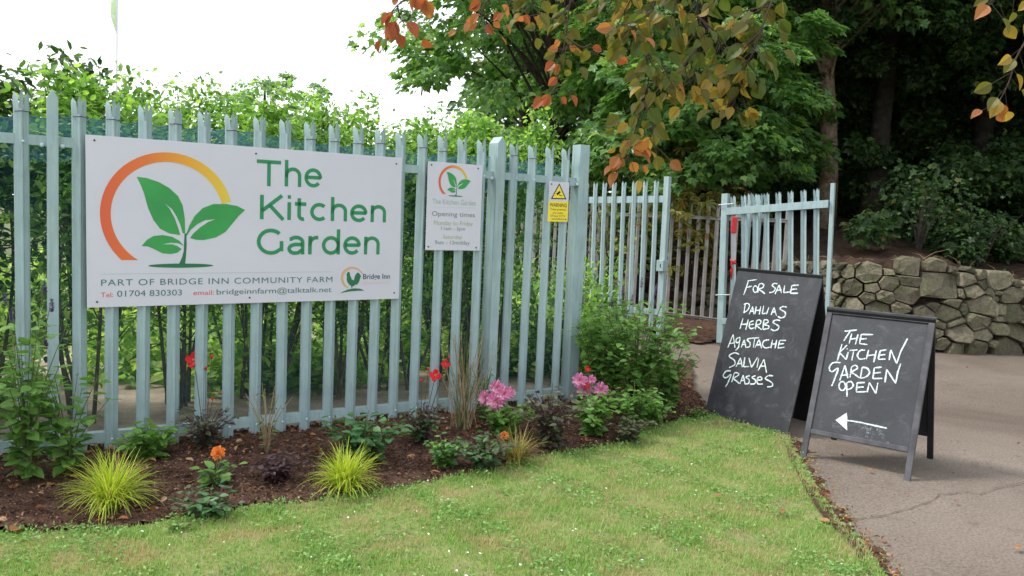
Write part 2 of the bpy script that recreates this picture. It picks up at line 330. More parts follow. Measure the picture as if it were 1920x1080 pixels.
# ------------------------------------------------------------------ site lines
FO = np.array([-2.263, 4.381, 0]); FX = norm([.833, .553, 0]); FN = np.array([-FX[1], FX[0], 0]); UZ = np.array([0, 0, 1.])   # fence: origin, along, away from camera
def fpos(s, off=0.0, z=0.0): return FO + FX * s + FN * off + UZ * z
def offs(x, y): return (x - FO[0]) * FN[0] + (y - FO[1]) * FN[1]
WP = np.array([(-9, 17.5), (-4, 16.4), (1.0, 14.9), (2.6, 13.9), (3.4, 12.6), (3.75, 11.3), (4.2, 10.45), (5.4, 10.17), (6.5, 10.35), (8, 10.7), (10, 11.2), (14, 12.2), (20, 14)])
WTOPX = np.array([-9, 1, 2.6, 3.2, 3.7, 4.2, 5.5, 6.1, 7, 10, 20]); WTOPZ = np.array([.3, .35, .5, .7, 1.0, 1.07, 1.12, .96, .9, 1.0, 1.0])
def wall_top(x): return np.interp(x, WTOPX, WTOPZ)
_d = []
for i in range(len(WP) - 1):
    p0, p1, p2, p3 = WP[max(i - 1, 0)], WP[i], WP[i + 1], WP[min(i + 2, len(WP) - 1)]
    for t in np.arange(0, 1, .05):
        _d.append(.5 * ((2 * p1) + (p2 - p0) * t + (2 * p0 - 5 * p1 + 4 * p2 - p3) * t * t + (-p0 + 3 * p1 - 3 * p2 + p3) * t ** 3))
WD = np.array(_d); WS = np.concatenate([[0], np.cumsum(np.linalg.norm(np.diff(WD, axis=0), axis=1))])
def wall_at(s):
    x = np.interp(s, WS, WD[:, 0]); y = np.interp(s, WS, WD[:, 1]); e = .05
    tx = np.interp(s + e, WS, WD[:, 0]) - np.interp(s - e, WS, WD[:, 0]); ty = np.interp(s + e, WS, WD[:, 1]) - np.interp(s - e, WS, WD[:, 1])
    l = math.hypot(tx, ty); return np.array([x, y, 0]), np.array([tx / l, ty / l, 0]), np.array([ty / l, -tx / l, 0])   # point, along, outward
def bank_z(x, y):
    wy = np.interp(x, WD[:, 0], WD[:, 1]); t = y - wy - .3
    return wall_top(x) + np.clip(t, 0, 30) * .10 + .06 * np.sin(x * 1.7 + y) * np.clip(t, 0, 1)

# ------------------------------------------------------------------ ground sheets
def smooth_noise(x, y, f, seed=0):
    return (np.sin(x * f + seed) * np.cos(y * f * 1.13 + seed * 2) + .5 * np.sin(x * f * 2.3 + 1.7 * y * f + seed) + .35 * np.cos(y * f * 4.1 - x * f * 3.3 + seed)) / 1.85
mb = MB(); mb.add([(-400, -400, -.06), (400, -400, -.06), (400, 400, -.06), (-400, 400, -.06)], [(0, 1, 2), (0, 2, 3)])
tag(build('ground', mb, M['far']), kind='structure')
def grid(x0, x1, y0, y1, st, zf, inside=None):
    nx = int((x1 - x0) / st) + 1; ny = int((y1 - y0) / st) + 1
    X, Y = np.meshgrid(np.linspace(x0, x1, nx), np.linspace(y0, y1, ny)); Z = zf(X, Y)
    V = np.stack([X, Y, Z], -1).reshape(-1, 3); I = np.arange(nx * ny).reshape(ny, nx)
    a, b, c, d = I[:-1, :-1], I[:-1, 1:], I[1:, 1:], I[1:, :-1]
    if inside is not None:
        cx = (X[:-1, :-1] + X[1:, 1:]) / 2; cy = (Y[:-1, :-1] + Y[1:, 1:]) / 2; k = inside(cx, cy); a, b, c, d = a[k], b[k], c[k], d[k]
    a, b, c, d = [q.ravel() for q in (a, b, c, d)]
    F = np.stack([a, b, c, d], -1); used = np.unique(F); mp = np.zeros(len(V), int); mp[used] = np.arange(len(used))
    return V[used], mp[F]
def pip(poly, x, y):
    r_ = np.zeros(np.shape(x), bool); n = len(poly)
    for i in range(n):
        (x1, y1), (x2, y2) = poly[i], poly[(i + 1) % n]
        c = ((y1 > y) != (y2 > y)) & (x < (x2 - x1) * (y - y1) / (y2 - y1 + 1e-12) + x1); r_ ^= c
    return r_
V, F = grid(-1.5, 17, -6, 15, .25, lambda x, y: .006 * smooth_noise(x, y, 1.1))
tag(link('path', npmesh('path', V, F), None, M['path'], True), kind='structure')
edge_bed = [G(x, y)[:2] for x, y in [(-420, 1085), (-160, 1035), (0, 1006), (120, 1003), (220, 1002), (300, 988), (390, 975), (480, 955), (560, 950), (660, 935), (750, 926), (840, 905), (920, 888), (1000, 868), (1100, 848), (1160, 838), (1210, 812), (1290, 790), (1335, 786)]]
edge_path = [G(x, y)[:2] for x, y in [(1400, 803), (1478, 826), (1503, 872), (1535, 930), (1570, 980), (1625, 1035), (1655, 1085), (1720, 1170), (1830, 1330)]]
lawn_poly = edge_bed + edge_path + [np.array([1.6, -3.]), np.array([-7., -3.]), np.array([-7., 2.6])]
bed_poly = [np.array([-7., 2.4])] + edge_bed + [G(1320, 765)[:2], G(1296, 742)[:2], G(1300, 700)[:2], G(1292, 668)[:2], G(1240, 655)[:2], fpos(3.9, .9)[:2], fpos(3.42, .16)[:2], fpos(-4, .16)[:2], np.array([-7., 3.])]
def lawn_z(x, y): return .022 + .012 * smooth_noise(x, y, 2.2, 1) + .004 * smooth_noise(x, y, 11, 3)
def bed_z(x, y):
    wd = -offs(x, y); return .016 + .05 * np.clip(1 - np.abs(wd - .1) / 1.3, 0, 1) + .012 * smooth_noise(x, y, 5, 2) + .008 * smooth_noise(x, y, 23, 5) + .004 * smooth_noise(x, y, 61, 1)
V, F = grid(-7, 3.2, -3, 7, .035, lawn_z, lambda x, y: pip(lawn_poly, x + .02 * smooth_noise(x, y, 30, 1), y + .02 * smooth_noise(x, y, 37, 4)))
lawn = tag(link('lawn', npmesh('lawn', V, F), None, M['thatch'], True), kind='structure')
V, F = grid(-7, 3.2, 2, 8.6, .028, bed_z, lambda x, y: pip(bed_poly, x + .02 * smooth_noise(x, y, 30, 1), y + .02 * smooth_noise(x, y, 37, 4)))
bed = tag(link('flower_bed', npmesh('flower_bed', V, F), None, M['soil'], True), kind='structure')
garden_poly = [tuple(fpos(-6, .17)[:2]), tuple(fpos(3.40, .17)[:2]), (1.05, 8.2), (1.3, 10.6), (2.0, 14.2), (-9, 17.3), (-30, 30), (-30, 0)]
V, F = grid(-22, 2.2, 0, 22, .3, lambda x, y: .02 + .012 * smooth_noise(x, y, 2), lambda x, y: pip(garden_poly, x, y))
tag(link('garden_ground', npmesh('garden_ground', V, F), None, M['gravel'], True), kind='structure')
# bank behind the stone wall, face and rising woodland floor
rows = [(.13, -.05, 0), (.16, .33, 0), (.21, .66, 0), (.30, 1.0, 0), (.5, 1.03, 0), (.9, 1.03, .05), (1.6, 1.03, .12), (3, 1.03, .27), (6, 1.03, .57), (12, 1.03, 1.2), (25, 1.03, 2.4), (60, 1.03, 3.5)]
BV = []
for s in np.linspace(0, WS[-1], 160):
    P, T, N = wall_at(s); zt = wall_top(P[0]); b = np.array([.15, 1, 0])
    for q, (o, fz, az) in enumerate(rows):
        p = P - N * o if o < .5 else P - N * .4 + norm(b) * (o - .4)
        BV.append((p[0], p[1], fz * zt + az + (.03 * math.sin(s * 5 + q) + .03 * math.sin(s * 13.7 + q * 2) if q else 0)))
nr = len(rows); I = np.arange(160 * nr).reshape(160, nr)
F = np.stack([I[:-1, :-1].ravel(), I[1:, :-1].ravel(), I[1:, 1:].ravel(), I[:-1, 1:].ravel()], -1)
tag(link('bank', npmesh('bank', BV, F), None, M['banksoil'], True), kind='structure')
# soil heap along the back fence
V, F = grid(.9, 4.6, 9, 14, .06, lambda x, y: .012 + .11 * np.clip(1 - np.hypot((x - 2.75) / 1.5, (y - 11.1) / 1.5), 0, 1) + .015 * smooth_noise(x, y, 9, 2), lambda x, y: np.hypot((x - 2.75) / 1.25, (y - 11.7) / 1.75) < 1 + .1 * np.sin(x * 9))
tag(link('soil_heap', npmesh('soil_heap', V, F), None, M['soil'], True), kind='structure')
mb = MB(); pe = smooth_poly([p for p in edge_path[:8]], 14, False)
for i in range(len(pe) - 1):
    a, b = pe[i], pe[i + 1]; t = norm(b - a); n = np.array([-t[1], t[0]]); n = n if n[0] > 0 else -n
    w0, w1 = [.045 + .028 * math.sin(k * 1.3) + .02 * math.sin(k * .37 + 1) for k in (i, i + 1)]
    A0, B0 = a - n * .07, b - n * .07; A1, B1 = a + n * w0, b + n * w1
    mb.add([(A0[0], A0[1], .028), (B0[0], B0[1], .028), (B1[0], B1[1], .0085), (A1[0], A1[1], .0085)], [(0, 2, 1), (0, 3, 2)])
tag(build('soil_edge', mb, M['soil']), kind='structure')
# crack in the path
mb = MB()
cp = [(1430, 1022), (1470, 1010), (1500, 1003), (1530, 1000), (1545, 992), (1580, 985), (1600, 975), (1640, 972), (1668, 966), (1700, 958), (1722, 950), (1745, 944), (1762, 930), (1790, 927), (1815, 924), (1838, 930), (1862, 918), (1890, 912), (1925, 905), (1980, 900), (2100, 880)]
cp = [G(*p) for p in cp]; cq = []
for a, b in zip(cp[:-1], cp[1:]):
    for t in np.linspace(0, 1, 5)[:-1]: cq.append(a * (1 - t) + b * t + np.array([random.uniform(-.006, .006), random.uniform(-.008, .008), 0]))
for i in range(len(cq) - 1):
    w0, w1 = [.001 + .0028 * abs(math.sin(k * .7)) * (1 if k > 12 else .5) for k in (i, i + 1)]; a, b = cq[i], cq[i + 1]; n = np.array([0, 1, 0])
    mb.add([a - n * w0 + UZ * .009, b - n * w1 + UZ * .009, b + n * w1 + UZ * .009, a + n * w0 + UZ * .009], [(0, 1, 2), (0, 2, 3)])
tag(build('path_crack', mb, M['crack']), kind='structure')

# ------------------------------------------------------------------ lawn and mulch detail (nobody could count these)
def rand_in(poly, n, x0, x1, y0, y1, power=0):
    P = []; tot = 0
    while tot < n:
        x = RNG.uniform(x0, x1, n * 2); y = RNG.uniform(y0, y1, n * 2); k = pip(poly, x, y)
        if power: k &= RNG.random(n * 2) < np.clip((3.2 / np.maximum(np.hypot(x, y), .5)) ** power, 0, 1)
        P.append(np.stack([x[k], y[k]], -1)); tot += k.sum()
    return np.concatenate(P)[:n]
def clump_filter(P, f, seed, keep):
    q = smooth_noise(P[:, 0], P[:, 1], f, seed); return P[q + RNG.normal(0, .35, len(P)) > keep]
P = rand_in(lawn_poly, 210000, -3.6, 2.6, 1.7, 6.2, 1.2)
P = clump_filter(P, 5.0, 4, -.75)
n = len(P); z = lawn_z(P[:, 0], P[:, 1]) - .003; h = RNG.uniform(.012, .032, n) * (1 + .55 * np.clip(smooth_noise(P[:, 0], P[:, 1], 7, 6), -1, 1)); a = RNG.uniform(0, 6.28, n); lean = RNG.uniform(.1, .9, n)
B = np.stack([P[:, 0], P[:, 1], z], -1); wd = np.stack([np.cos(a), np.sin(a), a * 0], -1) * .0022; tp = np.stack([np.cos(a + 1.57) * lean * h, np.sin(a + 1.57) * lean * h, h], -1)
V = np.stack([B - wd, B + wd, B + tp], 1).reshape(-1, 3)
tag(link('grass', npmesh('grass', V, np.arange(3 * n).reshape(-1, 3)), None, M['grass']), 'short mown green grass with yellowing patches covering the lawn', 'grass', kind='stuff')
P = clump_filter(rand_in(lawn_poly, 95000, -3.6, 2.6, 1.7, 6.2, 1.0), 6.1, 9, .42); n = len(P)
V, F = scatter(T_SIMPLE, np.column_stack([P, lawn_z(P[:, 0], P[:, 1]) + RNG.uniform(.004, .028, n)]), rdir(n, .1, .3), rdir(n, 1.4, .6), RNG.uniform(.010, .027, n))
tag(link('lawn_weeds', npmesh('lawn_weeds', V, F), None, M['clover']), 'small clover and dandelion leaves growing through the lawn', 'weeds', kind='stuff')
P = rand_in(lawn_poly, 170, -3.4, 2.4, 2.6, 6.2); k = RNG.random(170) < np.where(P[:, 0] < 0, 1, .45); P = P[k]; n = len(P)
V, F = scatter(T_SIMPLE, np.column_stack([P, lawn_z(P[:, 0], P[:, 1]) + .026]), rdir(n, 0, .2), rdir(n, 2, .4), RNG.uniform(.008, .018, n))
tag(link('white_petals', npmesh('white_petals', V, F), None, M['petal_w']), 'tiny white petals scattered on the lawn', 'petals', kind='stuff')
# ragged grass and weeds creeping over bed edge
E = []
ep = np.array(edge_bed + edge_path[:7])
for i in range(len(ep) - 1):
    m_ = int(np.linalg.norm(ep[i + 1] - ep[i]) * (620 if i < 18 else 150))
    t = RNG.random((m_, 1)); E.append(ep[i] * (1 - t) + ep[i + 1] * t + RNG.normal(0, .045, (m_, 2)) + np.array([.015, -.04]))
E = np.concatenate(E); E = E[smooth_noise(E[:, 0], E[:, 1], 9, 3) + RNG.normal(0, .3, len(E)) > -.1]; n = len(E)
V, F = scatter(T_SIMPLE, np.column_stack([E, np.full(n, .02) + RNG.uniform(.0, .035, n)]), rdir(n, .5, .4), rdir(n, 1.0, .5), RNG.uniform(.008, .022, n))
tag(link('edge_weeds', npmesh('edge_weeds', V, F), None, M['clover']), 'ragged weeds and grass along the lawn edge', 'weeds', kind='stuff')
# bark mulch
P = rand_in(bed_poly, 42000, -4.2, 2.8, 2.6, 7.4); k = (P[:, 0] > -4.2); n = len(P)
V, F = scatter(T_SIMPLE, np.column_stack([P, bed_z(P[:, 0], P[:, 1]) + RNG.uniform(0, .012, n)]), rdir(n, 0, .35), rdir(n, 1.2, .6), RNG.uniform(.007, .031, n) * RNG.uniform(.5, 1, n))
V2, F2 = V, F
tag(link('bark_mulch', npmesh('bark_mulch', V, F), None, M['chip']), 'dark brown bark mulch spread over the flower bed', 'mulch', kind='stuff')
P = rand_in(bed_poly, 2600, -4.2, 2.8, 2.8, 7.4); wd = -offs(P[:, 0], P[:, 1]); P = P[RNG.random(len(P)) < np.where(wd < .45, .6, .09)]; n = len(P)
E2 = []
e3 = np.array(edge_path[:7])
for i in range(len(e3) - 1):
    t = RNG.random((70, 1)); E2.append(e3[i] * (1 - t) + e3[i + 1] * t + np.array([.035, 0]) + RNG.normal(0, .035, (70, 2)))
P3 = RNG.uniform((1.6, 4), (8, 10), (160, 2)); P4 = RNG.uniform((1.7, 9.6), (3.8, 12.6), (420, 2))
A = np.concatenate([np.column_stack([P, bed_z(P[:, 0], P[:, 1]) + .012]), np.column_stack([np.concatenate(E2), np.full(420, .02)]), np.column_stack([P3, np.full(160, .012)]), np.column_stack([P4, RNG.uniform(.02, .12, 420)])])
n = len(A); s_ = RNG.uniform(.018, .055, n); s_[len(P):] *= .55
V, F = scatter(T_OVATE, A, rdir(n, 0, .3), rdir(n, 1.3, .7), s_, 2.2)
tag(link('leaf_litter', npmesh('leaf_litter', V, F), None, M['litter']), 'dead brown and tan leaf litter in the bed and along the path edge', 'leaf litter', kind='stuff')
P = RNG.uniform((1.2, 3.2), (8, 10.2), (2600, 2)); P = P[~pip(lawn_poly, P[:, 0], P[:, 1])]; n = len(P)
V, F = scatter(T_SIMPLE, np.column_stack([P, np.full(n, .011)]), rdir(n, 0, .15), rdir(n, 1.5, .5), RNG.uniform(.004, .014, n) * RNG.uniform(.4, 1, n), 3)
tag(link('path_grit', npmesh('path_grit', V, F), None, M['chip']), 'fine grit, seeds and bark crumbs scattered over the path', 'grit', kind='stuff')
# bigger single fallen leaves
lv, lf = T_OVATE
lf_me = npmesh('fallen_leaf', lv * np.array([1, 1.2, 1.6]) * .1, lf); lf_me.materials.append(oleaf('dead_leaf', (.20, .07, .03), (.40, .20, .09), .1, 1.1))
for (x, y, sc, lab) in [(20, 1001, .9, 'brown curled fallen leaf at the left end of the bed edge'), (105, 955 - 45, .7, 'pale brown fallen leaf left of the golden sedge'), (355, 910, .9, 'orange brown fallen leaf behind the orange dahlia'), (395, 905, .6, 'small tan fallen leaf beside the orange dahlia stem'),
                        (770, 855, .8, 'brown fallen leaf on bare soil right of the hydrangea'), (825, 890, .6, 'small brown fallen leaf near the lawn edge in mid bed'), (1338, 935, .55, 'small dark fallen leaf alone near the middle of the lawn'), (1470, 960, .6, 'dark fallen leaf on the lawn below the A-board'), (1536, 978, .6, 'orange brown fallen leaf at the lawn corner'),
                        (1534, 852, .45, 'small reddish fallen leaf on the path under the A-board'), (1630, 886, .45, 'reddish fallen leaf on the path in front of the A-board'), (1785, 941, .4, 'thin dark fallen leaf on the path right of the A-board'), (1912, 1027, .5, 'dark red fallen leaf at the right edge of the path'), (1905, 850, .4, 'small dark fallen leaf far right on the path')]:
    p = G(x, y, .035 if x < 1500 else .015); o = bpy.data.objects.new('fallen_leaf', lf_me); COL.objects.link(o); o.location = p + UZ * .012
    o.rotation_euler = (random.uniform(-.3, .3), random.uniform(-.3, .3), random.uniform(0, 6)); o.scale = (sc,) * 3; tag(o, lab, 'leaf', 'fallen leaves')

# ------------------------------------------------------------------ palisade fences
def pale_mesh(name, h, mt, wd=.070, dp=.042):
    """pressed W-section pale with a three-pointed splayed head, made along x, front at -y"""
    prof = [(-.5, 0), (-.44, -.26), (-.14, -.70), (-.04, -1), (.04, -1), (.14, -.70), (.44, -.26), (.5, 0)]
    X = np.array([p[0] * wd for p in prof]); Y = np.array([p[1] * dp for p in prof]); th = .003
    hs = h - .10; V = []; F = []
    def strip(idx, z0, z1, top=None, splay=0):
        nonlocal V, F
        b = len(V); k = len(idx)
        for z in (z0, z1):
            for i in idx: V.append((X[i], Y[i], z))
        for z in (z0, z1):
            for i in idx: V.append((X[i], Y[i] + th, z))
        for i in range(k - 1):
            F += [(b + i, b + i + 1, b + k + i + 1, b + k + i), (b + 2 * k + i + 1, b + 2 * k + i, b + 3 * k + i, b + 3 * k + i + 1)]
        F += [(b, b + k, b + 3 * k, b + 2 * k), (b + k - 1, b + 3 * k - 1, b + 4 * k - 1, b + 2 * k - 1)]
    strip(range(8), 0, hs)
    def prong(i0, i1, tipx, tipy, tz, mid):
        b = len(V); mx, my = (X[i0] + X[i1]) / 2, (Y[i0] + Y[i1]) / 2; dx, dy = (tipx - mx), (tipy - my)
        w_ = .92
        ring = [(X[i0], Y[i0], hs), (X[i1], Y[i1], hs), (X[i1] * w_ + mx * (1 - w_) + dx * .45, Y[i1] + dy * .45, hs + mid), (X[i0] * w_ + mx * (1 - w_) + dx * .45, Y[i0] + dy * .45, hs + mid), (tipx, tipy, tz)]
        for p in ring: V.append(p)
        for p in ring: V.append((p[0], p[1] + th, p[2]))
        F.extend([(b, b + 1, b + 2, b + 3), (b + 3, b + 2, b + 4, b + 4), (b + 6, b + 5, b + 8, b + 7), (b + 7, b + 8, b + 9, b + 9), (b + 1, b + 6, b + 7, b + 2), (b + 5, b, b + 3, b + 8), (b + 2, b + 7, b + 9, b + 4), (b + 8, b + 3, b + 4, b + 9)])
    prong(0, 2, -.42 * wd, .004, h - .012, .062); prong(2, 5, 0, -dp * 1.15, h, .068); prong(5, 7, .42 * wd, .004, h - .012, .062)
    T = []
    for q in F:
        T.append(q[:3]); 
        if q[2] != q[3]: T.append((q[0], q[2], q[3]))
    me = npmesh(name, V, T); me.materials.append(mt); return me
def bolt_mesh(name, r_, mt):
    mb_ = MB(); V = []; F = []; k = 8
    for j, (rr, yy) in enumerate(((1, 0), (.8, -.5), (.35, -.75))):
        for i in range(k): V.append((math.cos(i * 6.283 / k) * r_ * rr, yy * r_, math.sin(i * 6.283 / k) * r_ * rr))
    for j in range(2):
        for i in range(k): a, b = j * k + i, j * k + (i + 1) % k; F += [(a, b, b + k), (a, b + k, a + k)]
    F += [(2 * k, 2 * k + i, 2 * k + i + 1) for i in range(1, k - 1)]
    me = npmesh(name, V, F); me.materials.append(mt); me.polygons.foreach_set('use_smooth', [True] * len(me.polygons)); return me
PALE = pale_mesh('pale', 1.965, M['steel']); BOLT = bolt_mesh('bolt', .007, M['bolt']); BIG = bolt_mesh('rail_bolt', .013, M['bolt'])
def fmat(s, off, z, flip=False, tilt=0.0):
    sgn = -1 if flip else 1
    X = FX * math.cos(tilt) + UZ * math.sin(tilt); Z = UZ * math.cos(tilt) - FX * math.sin(tilt)
    return frame(fpos(s, off, z), X * sgn, FN * sgn, Z)
fence = thing('palisade_fence', 'light blue-green steel palisade fence behind the flower bed, carrying the large garden sign', 'fence', fpos(0))
pal_s = [-.289, -.028, .125, .287, .447, .60, .757, .915, 1.075, 1.228, 1.378, 1.53, 1.683, 1.835, 1.988, 2.14, 2.292, 2.449, 2.715, 2.87, 3.027, 3.177]
pal_s = [-.289 - .153 * k for k in range(14, 0, -1)] + pal_s
for s in pal_s:
    inst('pale', PALE, fence, fmat(s, .047, .012 + random.uniform(-.004, .004), tilt=random.uniform(-.004, .004)))
    for z in ((.13,) if -.03 < s < 1.84 or 1.97 < s < 2.35 or s > 3 else (1.715, .13)): inst('bolt', BOLT, fence, fmat(s, .003, z))
for z, hh in ((1.728, .026), (.135, .028)):
    for s0, s1 in ((-2.60, -.18), (-.14, 2.54), (2.58, 3.30)):
        mb = MB(); c = fpos((s0 + s1) / 2, .0385, z); mb.box(c, ((s1 - s0) / 2, .003, hh), FX, FN, UZ)
        mb.box(fpos((s0 + s1) / 2, .064, z + hh - .003), ((s1 - s0) / 2, .0225, .003), FX, FN, UZ); build('rail', mb, M['steel'], fence)
def fpost(s, hw, dp, top, o0, name='post'):
    mb_ = MB(); mb_.prism([(-hw, -.3), (hw, -.3), (hw, top - .045), (0, top), (-hw, top - .045)], fpos(s), FX, UZ, FN, o0, o0 + dp); build(name, mb_, M['steel'], fence, bevel=.002)
fpost(-.158, .026, .034, 1.99, .0); fpost(2.575, .034, .12, 1.995, -.01)
mb = MB(); mb.box(fpos(3.315, .05, .85), (.045, .05, 1.15), FX, FN, UZ); build('post', mb, M['steel'], fence, bevel=.003)
for s, o in ((-.205, .034), (-.112, .034), (2.530, .034), (2.622, .034), (3.255, -.0)): inst('rail_bolt', BIG, fence, fmat(s, o, 1.705))
mb = MB(); mb.box(fpos(3.235, .022, 1.71), (.04, .012, .018), FX, FN, UZ); build('rail_bracket', mb, M['steel'], fence, bevel=.002)

# windbreak net behind the pales
mb = MB(); ns = 230; ss = np.linspace(-2.6, 3.26, ns)
allp = np.array(sorted(pal_s))
def sag(s):
    j = np.searchsorted(allp, s); a = allp[max(j - 1, 0)]; b = allp[min(j, len(allp) - 1)]
    t = 0 if b <= a else (s - a) / (b - a); lo = math.sin(s * 2.9) * .011 + math.sin(s * 1.3 + 1) * .012
    return 1.862 + lo - .022 * (abs(math.sin(s * 3.7)) + .35) * math.sin(math.pi * min(max(t, 0), 1))
def sheet(z0f, z1f, o0, nz, ph):
    V = []; F = []
    for i, s in enumerate(ss):
        for j in range(nz):
            t = j / (nz - 1); z = z0f(s) * (1 - t) + z1f(s) * t; V.append(fpos(s, o0 + .012 * math.sin(s * 9 + z * 5 + ph) + .006 * math.sin(s * 31 + z * 11), z))
    for i in range(ns - 1):
        for j in range(nz - 1): a = i * nz + j; F += [(a, a + nz, a + nz + 1), (a, a + nz + 1, a + 1)]
    return V, F
net = thing('windbreak_net', 'sagging blue-green windbreak netting tied to the back of the main palisade fence', 'netting', fpos(0, .11))
mb.add(*sheet(lambda s: .04, sag, .115, 14, 0)); build('net_sheet', mb, M['net'], net, smooth=True)
mb = MB(); mb.add(*sheet(lambda s: 1.64 + .02 * math.sin(s * 7), lambda s: sag(s) - .001, .100, 5, 2)); build('net_fold', mb, M['netfold'], net, smooth=True)
mb = MB(); mb.tube([fpos(s, .097 + .01 * math.sin(s * 9), sag(s)) for s in ss], .0028, 5); build('cord', mb, M['cord'], net)
for s in allp[12:]:
    if random.random() < .8:
        mb = MB(); z = 1.865 + random.uniform(-.01, .01); mb.tube([fpos(s - .036, .033, z), fpos(s - .02, .008, z), fpos(s, .002, z + .001), fpos(s + .02, .008, z), fpos(s + .036, .033, z), fpos(s + .02, .09, z)], .0022, 4); build('cable_tie', mb, M['tie'], net)

# ------------------------------------------------------------------ printing helpers
class Panel:
    """a flat face: O, X (right), Y (up), N (towards viewer)"""
    def __init__(s, O, X, Y): s.O = np.asarray(O, float); s.X = norm(X); s.Y = norm(Y); s.N = norm(np.cross(s.X, s.Y))
    def uv(s, x, y):
        p = plane_hit(x, y, s.O, s.N) - s.O; return float(p @ s.X), float(p @ s.Y)
    def at(s, u, v, n=0.0): return s.O + s.X * u + s.Y * v + s.N * n
def poly_mesh(name, pan, polys, n, mt, parent, thick=.0006):
    """filled flat print from (possibly concave) outlines in panel units"""
    cu = bpy.data.curves.new(name, 'CURVE'); cu.dimensions = '2D'; cu.fill_mode = 'BOTH'
    for P in polys:
        sp = cu.splines.new('POLY'); sp.points.add(len(P) - 1)
        for q, (u, v) in zip(sp.points, P): q.co = (u, v, 0, 1)
        sp.use_cyclic_u = True
    return curve_obj(name, cu, pan, (0, 0), n, mt, parent)
def curve_obj(name, cu, pan, off, n, mt, parent, fit=None):
    t = bpy.data.objects.new('tmp', cu); COL.objects.link(t); bpy.context.view_layer.update()
    me = bpy.data.meshes.new_from_object(t.evaluated_get(bpy.context.evaluated_depsgraph_get())); bpy.data.objects.remove(t)
    V = np.zeros(len(me.vertices) * 3); me.vertices.foreach_get('co', V); V = V.reshape(-1, 3)
    if fit:
        u0, v0, u1, v1 = fit; lo, hi = V.min(0), V.max(0); V[:, 0] = (V[:, 0] - lo[0]) / (hi[0] - lo[0]) * (u1 - u0) + u0; V[:, 1] = (V[:, 1] - lo[1]) / (hi[1] - lo[1]) * (v1 - v0) + v0
    else: V[:, 0] += off[0]; V[:, 1] += off[1]
    W = pan.O + V[:, :1] * pan.X + V[:, 1:2] * pan.Y + n * pan.N
    if parent is not None: W = W - np.array(parent['org'])
    me.vertices.foreach_set('co', W.astype(np.float32).ravel()); me.materials.clear(); me.use_auto_texspace = True; me.update()
    return link(name, me, parent, mt)
def text(pan, s, xl, xr, ytop, ybot, mt, parent, weight=0.0, n=.0026, yl=None, spacing=1.0, bold=0, name='lettering'):
    """line of lettering whose inked box runs from photo column xl to xr and from ytop to ybot (measured at column yl)"""
    cu = bpy.data.curves.new('text', 'FONT'); cu.body = s; cu.size = 1; cu.offset = weight; cu.space_character = spacing; cu.resolution_u = 4; cu.fill_mode = 'BOTH'
    yl = xl if yl is None else yl
    v1 = pan.uv(yl, ytop)[1]; v0 = pan.uv(yl, ybot)[1]; ym = (ytop + ybot) / 2
    return curve_obj(name, cu, pan, (0, 0), n, mt, parent, (pan.uv(xl, ym)[0], v0, pan.uv(xr, ym)[0], v1))
def ribbon(mb_, pan, pts, wd, n, jit=0.0):
    pts = [np.array(p, float) for p in pts]; m_ = len(pts)
    for i in range(m_):
        t = pts[min(i + 1, m_ - 1)] - pts[max(i - 1, 0)]; t = t / (np.linalg.norm(t) + 1e-9); nn = np.array([-t[1], t[0]])
        w_ = wd * (1 + random.uniform(-jit, jit)) * (.75 if i in (0, m_ - 1) else 1); nn = nn * w_ / 2
        a = pan.at(*(pts[i] - nn), n); b = pan.at(*(pts[i] + nn), n)
        if i: mb_.add([pa, a, b, pb], [(0, 1, 2), (0, 2, 3)])
        pa, pb = a, b

# ------------------------------------------------------------------ large sign
def sign_thing(name, label, corners, off=0.0, tilt=0.0, wdt=None, hgt=None):
    pl0 = Panel(fpos(0, off), FX, UZ)
    us = [pl0.uv(*c) for c in corners]                     # TL, TR, BR, BL
    u0 = (us[0][0] + us[3][0]) / 2; u1 = (us[1][0] + us[2][0]) / 2; vb = (us[2][1] + us[3][1]) / 2; vt = (us[0][1] + us[1][1]) / 2
    t = ((us[1][1] - us[0][1]) + (us[2][1] - us[3][1])) / 2 / (u1 - u0)
    X = norm(FX + UZ * t); Y = norm(UZ - FX * t); c = fpos((u0 + u1) / 2, off, (vb + vt) / 2); W = u1 - u0; H = vt - vb
    pan = Panel(c - X * W / 2 - Y * H / 2, X, Y); th_ = thing(name, label, 'sign', c)
    mb_ = MB(); mb_.prism([(0, 0), (W, 0), (W, H), (0, H)], pan.O, X, Y, pan.N, -.003, .0); build('panel', mb_, M['white'], th_, bevel=.0006)
    return pan, th_, W, H
LOGO = dict(
    A=[(1025, 5), (1052, 60), (1080, 130), (1110, 240), (1150, 330), (1200, 395), (1270, 430), (1352, 443), (1340, 400), (1312, 320), (1272, 245), (1235, 205), (1290, 248), (1325, 305), (1352, 365), (1370, 430), (1388, 430), (1386, 320), (1370, 220), (1335, 150), (1270, 90), (1190, 45), (1100, 15)],
    B=[(1395, 440), (1420, 370), (1460, 300), (1520, 240), (1600, 210), (1700, 210), (1780, 225), (1838, 255), (1790, 300), (1740, 360), (1690, 420), (1620, 460), (1530, 480), (1470, 478), (1425, 465), (1450, 430), (1500, 385), (1560, 345), (1615, 325), (1540, 330), (1480, 360), (1430, 405), (1400, 450)],
    C=[(1062, 525), (1100, 480), (1150, 450), (1220, 442), (1290, 455), (1345, 485), (1380, 525), (1340, 505), (1280, 500), (1215, 513), (1290, 512), (1330, 525), (1362, 548), (1330, 575), (1280, 585), (1220, 580), (1160, 550), (1110, 528)],
    S=[(1384, 430), (1398, 430), (1400, 520), (1395, 600), (1388, 665), (1340, 665), (1365, 610), (1378, 560), (1380, 500)])
